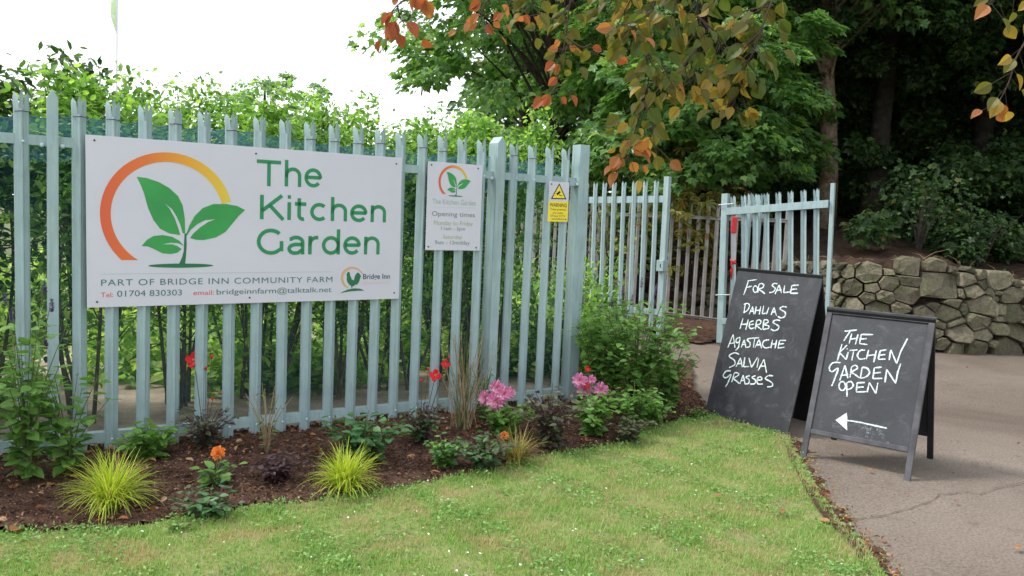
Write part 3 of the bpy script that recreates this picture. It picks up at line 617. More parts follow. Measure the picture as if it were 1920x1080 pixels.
def logo(base, pan, parent, fn):
    """fn maps photo pixels of the big sign's emblem to panel units"""
    q = lambda P: [fn(x / 4, 330 + y / 4) for x, y in P]
    for k in 'ABC': poly_mesh('emblem_leaf', pan, [q(LOGO[k])], .0012, M['green'], parent)
    poly_mesh('emblem_stem', pan, [q(LOGO['S'])], .0009, M['dkgreen'], parent)
    c = np.array(fn(340, 498)); rx = abs(fn(401, 497)[0] - fn(279, 499)[0]) / 2; ry = rx * .068
    poly_mesh('emblem_ground', pan, [[(c[0] + rx * math.cos(a), c[1] + ry * math.sin(a)) for a in np.linspace(0, 6.283, 33)[:-1]]], .0015, M['dkgreen'], parent)
    c = np.array(fn(317, 404)); ro = (abs(c[0] - fn(191.5, 400)[0]) + abs(fn(315, 282)[1] - c[1])) / 2; rr = .85 * ro
    e0 = np.array(fn(432, 378)) - c; a0 = math.atan2(e0[1], e0[0]); yb = fn(245, 487.5)[1] - c[1]
    ao = math.pi + math.asin(min(-yb / ro, 1)); ai = math.pi + math.asin(min(-yb / rr, 1))
    P = [(c[0] + ro * math.cos(a), c[1] + ro * math.sin(a)) for a in np.linspace(a0, ao, 50)] + [(c[0] + rr * math.cos(a), c[1] + rr * math.sin(a)) for a in np.linspace(ai, a0 - .01, 50)]
    poly_mesh('emblem_arc', pan, [P], .0012, M['arc'], parent)
def screws(pan, parent, W, H, pts):
    for u, v in pts:
        mb_ = MB(); mb_.tube([pan.at(u, v, -.002), pan.at(u, v, .003)], .0055, 8); build('screw', mb_, M['screw'], parent)

pan, sg, W, H = sign_thing('large_sign', 'large white rectangular sign reading The Kitchen Garden, with a green seedling emblem', [(160, 252), (754, 296), (748, 560), (163, 577)])
logo(None, pan, sg, lambda x, y: pan.uv(x, y))
screws(pan, sg, W, H, [pan.uv(*p) for p in [(177, 263), (480, 288), (743, 307), (182, 566), (468, 558), (739, 549)]])
# heading in a round monoline face: drawn stroke by stroke
def arc(cx, cy, rx, ry, a0, a1, n=22): return [(cx + rx * math.cos(math.radians(a)), cy + ry * math.sin(math.radians(a))) for a in np.linspace(a0, a1, n)]
XH = .74                                                      # x-height against a cap height of 1
GL = {'T': (.86, [[(0, .935), (.86, .935)], [(.43, .935), (.43, 0)]]),
      'h': (.60, [[(.065, 1.03), (.065, 0)], [(.065, .36)] + arc(.305, .43, .24, .255, 180, 0) + [(.545, 0)]]),
      'e': (.64, [[(.05, .385)] + [(.585, .385)] + arc(.32, .37, .27, .31, 3, 320, 30)]),
      'K': (.80, [[(.065, 1), (.065, 0)], [(.75, 1), (.065, .34)], [(.33, .59), (.80, 0)]]),
      'i': (.13, [[(.065, .74), (.065, 0)], [(.065, .955), (.065, .954)]]),
      't': (.42, [[(.15, .92), (.15, .20)] + arc(.29, .20, .14, .15, 180, 285, 9), [(0, .68), (.40, .68)]]),
      'c': (.60, [arc(.32, .37, .27, .31, 48, 312, 30)]),
      'n': (.60, [[(.065, .74), (.065, 0)], [(.065, .36)] + arc(.305, .43, .24, .255, 180, 0) + [(.545, 0)]]),
      'G': (.90, [arc(.46, .5, .41, .44, 46, 318, 36) + [(.82, .14), (.82, .53)]]),
      'a': (.58, [[(.06, .60)] + arc(.29, .48, .23, .20, 140, 0, 14) + [(.52, 0)], [(.52, .40), (.24, .40)] + arc(.24, .22, .19, .165, 95, 270, 14) + [(.36, .065), (.52, .20)]]),
      'r': (.36, [[(.065, .74), (.065, 0)], [(.065, .36)] + arc(.30, .40, .235, .28, 180, 95, 10) + [(.36, .685)]]),
      'd': (.66, [arc(.33, .37, .27, .31, 0, 360, 34), [(.60, 1.03), (.60, 0)]])}
def heading(pan, word, pl, pr, cap_top, parent, mt):
    """pl = (x, baseline y) of the first letter, pr of the last; cap_top = (x, y) of the first letter's top"""
    u0, v0 = pan.uv(*pl); u1, v1 = pan.uv(*pr); cap = pan.uv(*cap_top)[1] - pan.uv(cap_top[0], pl[1])[1]
    gap = .135; tw = sum(GL[c][0] for c in word) + gap * (len(word) - 1); sx = (u1 - u0) / tw; sy = cap; x = 0
    for c in word:
        g = GL[c]; mb_ = MB()
        for st in g[1]:
            pts = [(u0 + (x + p[0]) * sx, v0 + (v1 - v0) * x / tw + p[1] * sy) for p in st]
            if len(pts) == 2 and abs(pts[0][1] - pts[1][1]) < .001 * sy + 1e-4 and abs(pts[0][0] - pts[1][0]) < 1e-6:
                cx, cy = pts[0]; pts = [(cx, cy - .075 * sy), (cx, cy + .075 * sy)]; ribbon(mb_, pan, pts, .15 * sx, .0012); continue
            w_ = .128 * sx; pa = None
            P_ = [np.array(p) for p in pts]; k = len(P_)
            for i in range(k):
                t = P_[min(i + 1, k - 1)] - P_[max(i - 1, 0)]; t /= np.linalg.norm(t); nn = np.array([-t[1], t[0]]) * w_ / 2
                a, b = pan.at(*(P_[i] - nn), .0012), pan.at(*(P_[i] + nn), .0012)
                if pa is not None: mb_.add([pa, a, b, pb], [(0, 1, 2), (0, 2, 3)])
                pa, pb = a, b
        build('letter', mb_, mt, parent); x += g[0] + gap
heading(pan, 'The', (481, 348), (603, 351), (490, 299), sg, M['txgreen'])
heading(pan, 'Kitchen', (487, 411), (723, 417), (490, 365), sg, M['txgreen'])
heading(pan, 'Garden', (482, 477), (711, 477), (500, 429), sg, M['txgreen'])
text(pan, 'PART OF BRIDGE INN COMMUNITY FARM', 189.5, 623, 524, 536, M['smtext'], sg, 0, .0012, 189, 1.12)
text(pan, 'Tel:', 189, 212, 548.5, 557.5, M['red'], sg, .0, .0012); text(pan, '01704 830303', 219.5, 341, 545, 556.5, M['smtext'], sg, 0, .0012)
text(pan, 'email:', 362.5, 401, 544.5, 553.5, M['red'], sg, 0, .0012); text(pan, 'bridgeinnfarm@talktalk.net', 406, 621.5, 541.5, 555.5, M['smtext'], sg, 0, .0012)
mb = MB(); ribbon(mb, pan, [pan.uv(189, 514), pan.uv(623, 509.5)], .0018, .0012); build('rule_line', mb, M['rule'], sg)
cr = lambda x, y: pan.uv(620 + x / 13.67, 490 + y / 13.67)
P = [cr(548 + 290 * math.cos(R(a)), 425 - 290 * math.sin(R(a))) for a in np.linspace(22, 245, 40)] + [cr(572 + 250 * math.cos(R(a)), 440 - 250 * math.sin(R(a))) for a in np.linspace(243, 24, 40)]
poly_mesh('farm_emblem_ring', pan, [P], .0012, M['tan'], sg)
poly_mesh('farm_emblem_cockerel', pan, [[cr(*p) for p in [(455, 262), (485, 285), (490, 340), (520, 410), (545, 470), (595, 485), (612, 400), (640, 335), (680, 290), (715, 292), (745, 330), (778, 385), (755, 425), (735, 500), (705, 560), (655, 608), (640, 588), (590, 632), (552, 645), (550, 692), (530, 692), (530, 640), (470, 590), (425, 530), (410, 450), (418, 390), (402, 345), (428, 285)]]], .0015, M['dkgreen'], sg)
poly_mesh('farm_emblem_ground', pan, [[cr(*p) for p in [(230, 820), (330, 765), (450, 718), (600, 690), (740, 697), (850, 738), (840, 750), (700, 752), (520, 765), (370, 787)]]], .0018, M['dkgreen'], sg)
text(pan, 'Bridge Inn', 680.5, 731, 513.5, 526.5, M['navy'], sg, .015, .0012); text(pan, 'Community Farm', 680.5, 731, 526.8, 534.5, M['ltan'], sg, 0, .0012)
BIGPAN = pan
# ------------------------------------------------------------------ opening times sign
pan, sg, W, H = sign_thing('opening_times_sign', 'small white upright sign listing opening times, right of the large sign', [(803, 302), (905, 310), (900, 470), (797, 469)])
a0, b0 = BIGPAN.uv(191.5, 400); a1, b1 = BIGPAN.uv(459, 395); c0, _ = pan.uv(823, 337); c1, _ = pan.uv(882.5, 339); sc = (c1 - c0) / (a1 - a0)
bt = BIGPAN.uv(315, 282)[1]; st = pan.uv(851, 309)[1]
logo(None, pan, sg, lambda x, y: (c0 + (BIGPAN.uv(x, y)[0] - a0) * sc, st + (BIGPAN.uv(x, y)[1] - bt) * sc))
text(pan, 'The Kitchen Garden', 810.7, 892, 372, 382, M['ltgreen'], sg, .004, .0012, 812); text(pan, 'Opening times', 809.7, 890.5, 395.5, 407.5, M['grey'], sg, .006, .0012, 812)
text(pan, 'Monday to Friday', 813.5, 886.5, 413, 424, M['olive'], sg, 0, .0012); text(pan, '11am - 3pm', 827, 872, 424.5, 433.5, M['grey'], sg, .005, .0012)
text(pan, 'Saturday', 830.5, 866.5, 440, 449.5, M['olive'], sg, 0, .0012); text(pan, '9am - 12midday', 815, 880.7, 450.5, 460, M['grey'], sg, .005, .0012)
mb = MB(); ribbon(mb, pan, [pan.uv(810, 388), pan.uv(893, 390)], .0012, .0012); build('rule_line', mb, M['ltgreen'], sg)
screws(pan, sg, W, H, [pan.uv(*p) for p in [(809, 309), (896.5, 316), (803, 462.5), (892.5, 464.5)]])
# ------------------------------------------------------------------ CCTV warning sign
pan, sg, W, H = sign_thing('warning_sign', 'small white and yellow CCTV warning sign near the right end of the fence', [(1031, 340), (1068, 342), (1064, 417), (1026, 415)])
uv = lambda x, y: pan.uv(740 + x / 5.05, 230 + y / 5.05)
(ax, ay), (bx, by), (cx, cy), (dx, dy) = uv(1457, 742), uv(1645, 748), uv(1634, 938), uv(1446, 936)
poly_mesh('yellow_field', pan, [[(dx, dy), (cx, cy), (bx, by), (ax, ay)]], .0009, M['yellow'], sg)
def inset(P, f): c = np.mean(P, axis=0); return [tuple(c + (np.array(p) - c) * f) for p in P]
tri = [uv(1558, 574), uv(1626, 726), uv(1478, 722)]; poly_mesh('triangle_border', pan, [tri], .0009, M['black'], sg); poly_mesh('triangle_field', pan, [inset(tri, .80)], .0013, M['yellow'], sg)
poly_mesh('camera_symbol', pan, [[uv(*p) for p in [(1528, 672), (1562, 645), (1572, 658), (1540, 688)]], [uv(*p) for p in [(1553, 672), (1560, 680), (1568, 688), (1586, 690), (1586, 696), (1565, 694), (1556, 684)]]], .0018, M['black'], sg)
wt = lambda s, x0, x1, y0, y1, w_=0: text(pan, s, 740 + x0 / 5.05, 740 + x1 / 5.05, 230 + y0 / 5.05, 230 + y1 / 5.05, M['black'], sg, w_, .0013)
wt('WARNING', 1468, 1630, 758, 795, .012); wt('These premises', 1470, 1624, 806, 834); wt('are under', 1498, 1596, 842, 862); wt('24 hour CCTV', 1474, 1616, 870, 890); wt('surveillance', 1486, 1604, 898, 918)
screws(pan, sg, W, H, [(.02, H - .02), (W - .02, .02)])

# ------------------------------------------------------------------ gates and the grey fence beyond
def line_frame(A, B):
    X = norm(B - A); Z = norm(UZ - (UZ @ X) * X); Y = np.cross(Z, X); return X, Y, Z
def zat(px, py, Y): return float(D(px, py, Y)[2])
def gate(name, label, pl, pr, ztl, ztr, zr, posts, pales, rear, lean):
    """leaf between ground points pl, pr; ztl/ztr = heights of pale tips"""
    A = np.array([*pl, ztl]); B = np.array([*pr, ztr]); X, Y, Z = line_frame(A, B); L = np.linalg.norm(B - A); g = thing(name, label, 'gate', (pl[0], pl[1], 0))
    Z = norm(Z + X * lean); h = ztl - .13; me = pale_mesh('gate_pale', h, M['steel'], .064, .024)
    sgn = -1 if rear else 1
    for k in pales:
        o = A + X * (k * L) - Z * h; inst('pale', me, g, frame(o, X * sgn, Y * sgn, Z))
    for zz, hh in ((zr, .042), (h * .085 + .16, .035)):
        mb_ = MB(); c = A + X * L / 2 - Z * (ztl - zz); fy = .024
        mb_.box(c + Y * fy * sgn, (L / 2 - .03, .02, hh), X, Y, Z)
        if rear: mb_.box(c - Y * .0 + Z * (hh - .012), (L / 2 - .03, .03, .012), X, Y, Z)
        build('rail', mb_, M['steel'], g, bevel=.002)
    for (k, hw, top) in posts:
        mb_ = MB(); o = A + X * (k * L); zz = top - .04; mb_.box(o + Y * .01 + Z * (top - (ztl + k * (ztr - ztl)) - zz / 2), (hw, hw, zz / 2), X, Y, Z); build('post', mb_, M['steel'], g, bevel=.003)
    return g, A, X, Y, Z, L
pl = D(1097, 345, 10.9)[:2]; pr = D(1251, 340, 10.1)[:2]
gl, A, X, Y, Z, L = gate('left_gate_leaf', 'pale blue palisade gate leaf with lock box, behind the tall plant right of the fence', pl, pr, 1.935, 1.975, 1.70,
     [(1.0, .034, 2.01), (-.06, .034, 2.01)], [(x - 1097) / 154 for x in (1103, 1121, 1139, 1157.5, 1176, 1195.5, 1215.5, 1235)], False, .022)
lb = A + X * L + Y * -.02 - Z * (1.975 - .93); mb = MB(); mb.box(lb + Y * .0, (.048, .055, .068), X, Y, Z); lock = build('lock_box', mb, M['steel'], gl, bevel=.004)
mb = MB(); mb.box(lb - Y * .0565 + X * .01, (.005, .002, .022), X, Y, Z); build('keyhole', mb, M['black'], gl)
pl = D(1360, 370, 9.95)[:2]; pr = D(1561, 355, 9.2)[:2]
gr, A, X, Y, Z, L = gate('right_gate_leaf', 'pale blue palisade gate leaf standing open behind the tall chalkboard', pl, pr, 1.80, 1.93, 1.615,
     [(0, .038, 1.83), (1.0, .022, 1.97)], [(x - 1360) / 201 + .004 for x in (1386, 1407, 1429.5, 1451, 1473.5, 1496, 1519.5, 1542.5)], True, .072)
for zz in (1.70, .62):
    mb = MB(); p = A - Z * (1.80 - zz); mb.tube([p - X * .06 - Y * .05, p + X * .12 - Y * .05], .006, 6); build('hinge_bolt', mb, M['bolt'], gr)
mb = MB()
# short run of fence behind the right leaf
back = thing('short_fence_panel', 'short dull blue palisade panel half hidden behind the open right gate leaf', 'fence', D(1392, 500, 10.9) * [1, 1, 0])
me = pale_mesh('back_pale', 1.9, M['steel'], .066, .024)
for px in (1398, 1417): p = D(px, 500, 10.9 + (px - 1379) * .004); p[2] = 0; inst('pale', me, back, frame(p, RT * [1, 1, 0], np.array([0, 1., 0]), UZ))
p0, p1 = D(1372, 500, 10.94) * [1, 1, 0], D(1424, 500, 11.1) * [1, 1, 0]; X_ = norm(p1 - p0); mb.box((p0 + p1) / 2 + UZ * 1.6, (np.linalg.norm(p1 - p0) / 2, .02, .03), X_, np.cross(UZ, X_), UZ); build('rail', mb, M['steel'], back)
# red reflector and strap
rp = D(1375.5, 420, 9.78); rt = thing('red_reflector_strap', 'red plastic block on a grey strap with red knotted cloth, beside the open gate', 'strap', rp)
mb = MB(); e = np.array([1., 0, 0]); mb.box(D(1376.5, 422, 9.80), (.030, .018, .098), e, (0, 1, 0), (0, 0, 1)); build('red_block', mb, M['plred'], rt, bevel=.012)
mb = MB(); mb.add([D(1371, 438, 9.8), D(1379, 438, 9.8), D(1376, 500, 9.82), D(1371, 500, 9.82)], [(0, 1, 2), (0, 2, 3)]); mb.add([D(1371, 438, 9.806), D(1379, 438, 9.806), D(1376, 500, 9.826), D(1371, 500, 9.826)], [(0, 2, 1), (0, 3, 2)]); build('strap', mb, M['strap'], rt)
mb = MB(); mb.tube([D(1380, 488, 9.80), D(1374, 492, 9.80), D(1370, 497, 9.80), D(1372, 505, 9.80), D(1372, 524, 9.82)], [.009, .015, .011, .02, .006], 7); mb.tube([D(1369, 486, 9.80), D(1374, 492, 9.79), D(1381, 495, 9.80)], [.008, .018, .01], 6); build('knotted_cloth', mb, M['plred'], rt, smooth=True)
# grey galvanised fence
ga = D(1352, 607, 12.15)[:2]; gb = D(1086, 573, 13.9)[:2]; gd = norm(np.array([*(gb - ga), 0])); gA = np.array([*ga, 0]) - gd * .9; NG = 44
gf = thing('grey_palisade_fence', 'weathered grey galvanised palisade fence beyond the gates', 'fence', gA)
me = pale_mesh('grey_pale', 1.80, M['gsteel'], .066, .026); Yg = np.cross(UZ, -gd)
for k in range(NG):
    t = k * .153; inst('pale', me, gf, frame(gA + gd * t + UZ * (-.02 + .006 * math.sin(k)), gd * 1.0, -Yg * 1.0, UZ) if False else frame(gA + gd * t + UZ * -.02, -gd, -Yg * -1, UZ))
for zz, hh in ((1.555, .024), (.06, .022)):
    mb = MB(); mb.box(gA + gd * (NG * .153 / 2 - .08) + Yg * -.022 + UZ * zz, (NG * .153 / 2, .008, hh), gd, Yg, UZ); mb.box(gA + gd * (NG * .153 / 2 - .08) + Yg * -.045 + UZ * (zz + hh - .004), (NG * .153 / 2, .018, .004), gd, Yg, UZ); build('rail', mb, M['gsteel'], gf)

# ------------------------------------------------------------------ chalk boards
def aboard(name, label, bl, br, spread, zt, framed, over=0.0):
    A, B = G(*bl), G(*br); X = norm(B - A); N = np.array([-X[1], X[0], 0]); N = N if N[1] > 0 else -N; W = np.linalg.norm(B - A)
    b = thing(name, label, 'chalkboard', (A + B) / 2 + N * spread / 2); top = A + N * spread / 2 + UZ * zt; Yf = norm(top - A); Lh = np.linalg.norm(top - A)
    pan = Panel(A, X, Yf); topb = A + N * spread; Yb = norm(top - topb); panb = Panel(topb, X, Yb)
    return b, pan, panb, W, Lh, N
b, pan, panb, W, Lh, N = aboard('tall_chalkboard', 'tall frameless black A-board headed FOR SALE, with chipped bottom edge', (1320, 780), (1475, 822), .60, 1.135, False)
for pn, nm, sg_ in ((pan, 'front_panel', 1), (panb, 'back_panel', -1)):
    mb = MB(); mb.prism([(0, .0), (W, .0), (W, Lh), (0, Lh)], pn.O, pn.X, pn.Y, pn.N * sg_ if False else pn.N, -.014 if sg_ == 1 else .002, 0 if sg_ == 1 else .014); build(nm, mb, (M['board'] if sg_ == 1 else M['dark'],), b, bevel=.0015)
mb = MB(); mb.tube([pan.at(.06, Lh - .01, -.02), pan.at(.16, Lh - .01, -.02)], .008, 6); mb.tube([pan.at(W - .16, Lh - .01, -.02), pan.at(W - .06, Lh - .01, -.02)], .008, 6); build('hinge', mb, M['screw'], b)
mb = MB()
for (x0, x1, h_) in ((.16, .21, .035), (.27, .34, .02), (.33, .43, .045), (.42, .52, .018), (.55, .58, .02), (.62, .66, .012)):
    k = 7; pts = [(x0 + (x1 - x0) * i / k, h_ * (random.uniform(.5, 1) if 0 < i < k else .15)) for i in range(k + 1)]
    mb.add([pan.at(u, .0005, .0012) for u, v in pts] + [pan.at(u, v, .0012) for u, v in pts], [t for i in range(k) for t in ((i, i + 1, k + 2 + i), (i, k + 2 + i, k + 1 + i))])
build('chipped_wood', mb, M['wood'], b, label='bare wood showing where the black paint has chipped')
def chalk(pan, strokes, org, sc, wd, parent, name='chalk_lettering', n=.0015):
    for word in strokes:
        mb_ = MB()
        for st in word:
            if len(st) == 4 and isinstance(st[0], str): continue
            P = [np.array(pan.uv(org[0] + x / sc, org[1] + y / sc)) for x, y in st]
            if len(P) > 2 and (len(P) > 4 or st[0] == st[-1]): P = smooth_poly(P, 5, False)
            else:
                Q = []
                for a_, b_ in zip(P[:-1], P[1:]):
                    for t in (0, .33, .66): Q.append(a_ * (1 - t) + b_ * t)
                P = Q + [P[-1]]
            ribbon(mb_, pan, P, wd, n + random.uniform(0, .0008), .32)
        build(name, mb_, M['chalk'], parent)
def oval(cx, cy, rx, ry): return [(cx + rx * math.cos(a), cy + ry * math.sin(a)) for a in np.linspace(-1.2, 5.3, 11)]
tallw = [
 [[(446, 128), (430, 178), (412, 228)], [(438, 132), (502, 124)], [(426, 178), (468, 168)], oval(492, 188, 15, 22), [(516, 155), (508, 214)], [(516, 155), (535, 150), (549, 162), (538, 180), (514, 188), (535, 202), (556, 219)]],
 [[(640, 152), (618, 150), (606, 164), (626, 184), (612, 206), (584, 212)], [(624, 222), (652, 160)], [(652, 160), (668, 214)], [(632, 198), (668, 192)], [(690, 162), (682, 212)], [(682, 212), (728, 206)], [(738, 164), (728, 216)], [(728, 216), (780, 216)], [(738, 164), (784, 160)], [(733, 190), (772, 187)]],
 [[(424, 284), (414, 350)], [(412, 290), (440, 284), (452, 300), (440, 328), (416, 346)], [(450, 358), (472, 304)], [(472, 304), (482, 358)], [(455, 338), (480, 336)], [(498, 304), (488, 358)], [(528, 304), (518, 360)], [(490, 332), (524, 330)], [(548, 300), (538, 355)], [(538, 355), (562, 350)], [(582, 312), (566, 358)], [(598, 362), (618, 310)], [(618, 310), (634, 368)], [(603, 344), (630, 342)], [(704, 310), (676, 306), (658, 322), (692, 345), (690, 372), (664, 382), (643, 372)]],
 [[(408, 385), (388, 456)], [(444, 393), (426, 464)], [(393, 426), (436, 424)], [(480, 402), (455, 412), (450, 440), (462, 454), (486, 448)], [(452, 430), (482, 424)], [(500, 400), (492, 460)], [(500, 400), (520, 396), (530, 410), (518, 426), (496, 432), (514, 446), (534, 462)], [(550, 395), (542, 458)], [(550, 395), (572, 396), (578, 410), (552, 426), (580, 436), (580, 452), (542, 460)], [(660, 400), (630, 396), (610, 412), (646, 435), (646, 456), (620, 468), (596, 458)]],
 [[(306, 582), (342, 494)], [(342, 494), (354, 584)], [(316, 556), (350, 550)], [(390, 514), (366, 522), (362, 546), (380, 546), (390, 520)], [(390, 520), (378, 580), (358, 602)], [(396, 582), (417, 530)], [(417, 530), (428, 582)], [(400, 563), (426, 560)], [(462, 520), (436, 528), (456, 552), (452, 576), (426, 582)], [(456, 520), (516, 516)], [(488, 518), (478, 582)], [(488, 586), (517, 528)], [(517, 528), (534, 588)], [(496, 566), (530, 562)], [(584, 530), (552, 536), (540, 562), (556, 584), (590, 580)], [(608, 530), (596, 586)], [(636, 530), (624, 588)], [(600, 560), (630, 557)], [(656, 534), (644, 586)], [(644, 586), (688, 580)], [(656, 534), (698, 534)], [(648, 559), (686, 556)]],
 [[(382, 628), (350, 618), (314, 640), (350, 668), (352, 698), (314, 718)], [(360, 712), (392, 652)], [(392, 652), (404, 714)], [(370, 692), (402, 688)], [(420, 648), (412, 712)], [(412, 712), (450, 710)], [(448, 652), (466, 716)], [(466, 716), (506, 648)], [(514, 656), (502, 720)], [(510, 738), (550, 662)], [(550, 662), (567, 752)], [(520, 710), (562, 706)]],
 [[(326, 740), (294, 742), (274, 774), (296, 786), (328, 762), (306, 820), (290, 848)], [(350, 752), (332, 816)], [(350, 752), (372, 754), (378, 768), (346, 790), (362, 806), (382, 824)], [(386, 828), (410, 768)], [(410, 768), (422, 828)], [(392, 806), (420, 803)], [(454, 772), (428, 782), (450, 800), (446, 824), (420, 828)], [(494, 772), (468, 784), (492, 802), (486, 826), (456, 828)], [(502, 802), (536, 798), (526, 780), (504, 792), (508, 826), (542, 828)], [(612, 774), (580, 772), (560, 792), (602, 818), (606, 842), (572, 848)]]]
chalk(pan, tallw, (1280, 490), 3.6, .0092, b)
bs, pans, panbs, W, Lh, N = aboard('framed_chalkboard', 'black framed A-board reading THE KITCHEN GARDEN OPEN with a left arrow', (1499, 860), (1706, 904), .68, .945, True)
mb = MB(); fw = .036; lg = .17
parts = [('leg', 0, fw, 0, Lh), ('leg', W - fw, W, 0, Lh), ('top_rail', fw, W - fw, Lh - fw, Lh), ('bottom_rail', fw, W - fw, lg, lg + .03)]
for pn, back_ in ((pans, 0), (panbs, 1)):
    for nm, u0, u1, v0, v1 in parts:
        mb = MB(); mb.prism([(u0, v0), (u1, v0), (u1, v1), (u0, v1)], pn.O, pn.X, pn.Y, pn.N, *((-.022, .003) if not back_ else (-.003, .022))); build(nm, mb, M['frame'] if not back_ else M['dark'], bs, bevel=.003)
    mb = MB(); mb.prism([(fw, lg + .03), (W - fw, lg + .03), (W - fw, Lh - fw), (fw, Lh - fw)], pn.O, pn.X, pn.Y, pn.N, *((-.016, -.008) if not back_ else (.006, .014))); build('front_panel' if not back_ else 'back_panel', mb, M['board'] if not back_ else M['dark'], bs)
mb = MB(); mb.box(pans.at(W / 2, Lh + .002, -.012), (W / 2 + .004, .016, .008), pans.X, norm(N), UZ); build('top_cap', mb, M['frame'], bs, bevel=.003)
smallw = [
 [[(1094, 472), (1176, 464)], [(1134, 468), (1108, 506), (1088, 538)], [(1142, 488), (1124, 556)], [(1184, 494), (1166, 562)], [(1130, 526), (1178, 520)], [(1206, 494), (1194, 556)], [(1194, 556), (1248, 562)], [(1206, 494), (1286, 495)], [(1199, 526), (1242, 522)]],
 [[(1076, 558), (1044, 672)], [(1110, 566), (1060, 616)], [(1060, 616), (1102, 662)], [(1118, 612), (1104, 664)], [(1112, 588), (1110, 594)], [(1128, 602), (1180, 598)], [(1156, 600), (1142, 670)], [(1232, 600), (1200, 602), (1180, 634), (1196, 660), (1234, 656)], [(1256, 598), (1240, 662)], [(1308, 600), (1290, 682)], [(1240, 638), (1302, 630)], [(1334, 604), (1320, 662)], [(1320, 662), (1372, 660)], [(1334, 604), (1376, 598)], [(1326, 634), (1368, 630)], [(1394, 668), (1406, 598)], [(1406, 598), (1444, 690)], [(1444, 690), (1474, 606), (1518, 522)]],
 [[(1066, 684), (1014, 686), (990, 722), (1008, 746), (1050, 722), (1024, 800), (1006, 842)], [(1060, 806), (1096, 704)], [(1096, 704), (1116, 790)], [(1066, 772), (1118, 764)], [(1140, 714), (1130, 784)], [(1140, 714), (1166, 702), (1180, 722), (1142, 748), (1164, 764), (1194, 788)], [(1212, 716), (1200, 788)], [(1212, 716), (1246, 722), (1262, 752), (1238, 780), (1200, 790)], [(1294, 720), (1284, 792)], [(1284, 792), (1348, 790)], [(1294, 720), (1344, 714)], [(1289, 756), (1338, 750)], [(1366, 818), (1378, 730)], [(1378, 730), (1438, 824)], [(1438, 824), (1452, 750), (1472, 690)]],
 [oval(1078, 842, 22, 30), [(1108, 820), (1110, 914)], [(1108, 820), (1136, 812), (1152, 836), (1136, 858), (1110, 866)], [(1178, 820), (1172, 882)], [(1172, 882), (1240, 880)], [(1178, 820), (1230, 818)], [(1174, 852), (1222, 848)], [(1246, 884), (1260, 818)], [(1260, 818), (1304, 892)], [(1304, 892), (1318, 820)]]]
panc = Panel(pans.at(0, 0, -.008), pans.X, pans.Y)
chalk(panc, smallw, (1280, 490), 3.6, .0088, bs)
q = lambda x, y: panc.uv(1300 + x / 3.6, 700 + y / 3.6)
poly_mesh('arrow_head', panc, [[q(960, 315), q(1040, 387), q(1038, 350), q(1040, 300), q(1036, 266)]], .0022, M['chalk'], bs)
mb = MB(); ribbon(mb, panc, smooth_poly([q(1036, 318), q(1120, 330), q(1210, 350), q(1308, 371)], 5, False), .0085, .0022, .15); build('arrow_shaft', mb, M['chalk'], bs)
poly_mesh('chalk_dust', panc, [[q(930, 330), q(1250, 340), q(1330, 480), q(1180, 470), q(960, 410)]], .0012, M['dust'], bs)

# ------------------------------------------------------------------ stone wall: individual stones
wall = thing('stone_wall', 'rough dry-stone retaining wall of mossy sandstone blocks below the wood', 'stone wall', (5.4, 10.17, 0))
def wall_hit(px, py):
    d = ray(px, py); best = None
    for i in range(len(WD) - 1):
        a, c = WD[i], WD[i + 1]; e = c - a; den = d[0] * e[1] - d[1] * e[0]
        if abs(den) < 1e-9: continue
        t = (a[0] * e[1] - a[1] * e[0]) / den; u_ = (a[0] * d[1] - a[1] * d[0]) / den
        if t > 5 and 0 <= u_ <= 1 and (best is None or t < best[0]): best = (t, WS[i] + u_ * (WS[i + 1] - WS[i]), EYE[2] + d[2] * t)
    return best[1], best[2], best[0]
seeds = []
for x, y, r_ in [(395, 260, 38), (458, 305, 62), (645, 315, 95), (1010, 265, 88), (1235, 275, 75), (1740, 375, 88), (505, 430, 82), (430, 385, 36), (560, 262, 38), (670, 435, 60), (820, 400, 68), (990, 380, 65), (960, 485, 82), (1485, 370, 66), (1520, 465, 72), (640, 520, 66), (775, 515, 68), (412, 545, 46), (505, 585, 85), (720, 612, 88), (895, 600, 62), (1095, 650, 68), (1180, 590, 42), (1290, 645, 82), (1340, 570, 60), (1580, 585, 98), (1540, 700, 88), (1840, 500, 75), (1830, 640, 85), (1340, 718, 66), (1375, 800, 92), (1560, 815, 66), (1850, 800, 88), (1250, 885, 62), (1345, 915, 66), (1520, 925, 85), (1760, 935, 112), (380, 612, 34), (1660, 470, 40), (1690, 760, 60), (1600, 330, 40)]:
    s, z, d_ = wall_hit(1480 + x / 4.32, 440 + y / 4.32); seeds.append((s, z, r_ / 4.32 * d_ / FPX * 1.02))
rs, rz, rd = wall_hit(1480 + 1240 / 4.32, 440 + 415 / 4.32); rect = (rs, rz, .247, .150)
known = (min(a[0] for a in seeds), max(a[0] for a in seeds))
tries = 0
while tries < 9000:
    tries += 1; s = RNG.uniform(8.0, WS[-1] - 9.5); z = RNG.uniform(.03, 1.12); P_, _, _ = wall_at(s); r_ = RNG.choice([.055, .075, .10, .13, .16])
    if z > wall_top(P_[0]) - r_ * .55: continue
    if all(math.hypot(s - a[0], (z - a[1]) * 1.25) > (r_ + a[2]) * .87 for a in seeds) and not (abs(s - rect[0]) < rect[2] + r_ * .8 and abs(z - rect[1]) < rect[3] + r_ * .8): seeds.append((s, z, r_))
def clip(poly, nx, ny, c):
    o = []
    for i in range(len(poly)):
        a, b_ = poly[i], poly[(i + 1) % len(poly)]; da = a[0] * nx + a[1] * ny - c; db = b_[0] * nx + b_[1] * ny - c
        if da <= 0: o.append(a)
        if da * db < 0: t = da / (da - db); o.append((a[0] + (b_[0] - a[0]) * t, a[1] + (b_[1] - a[1]) * t))
    return o
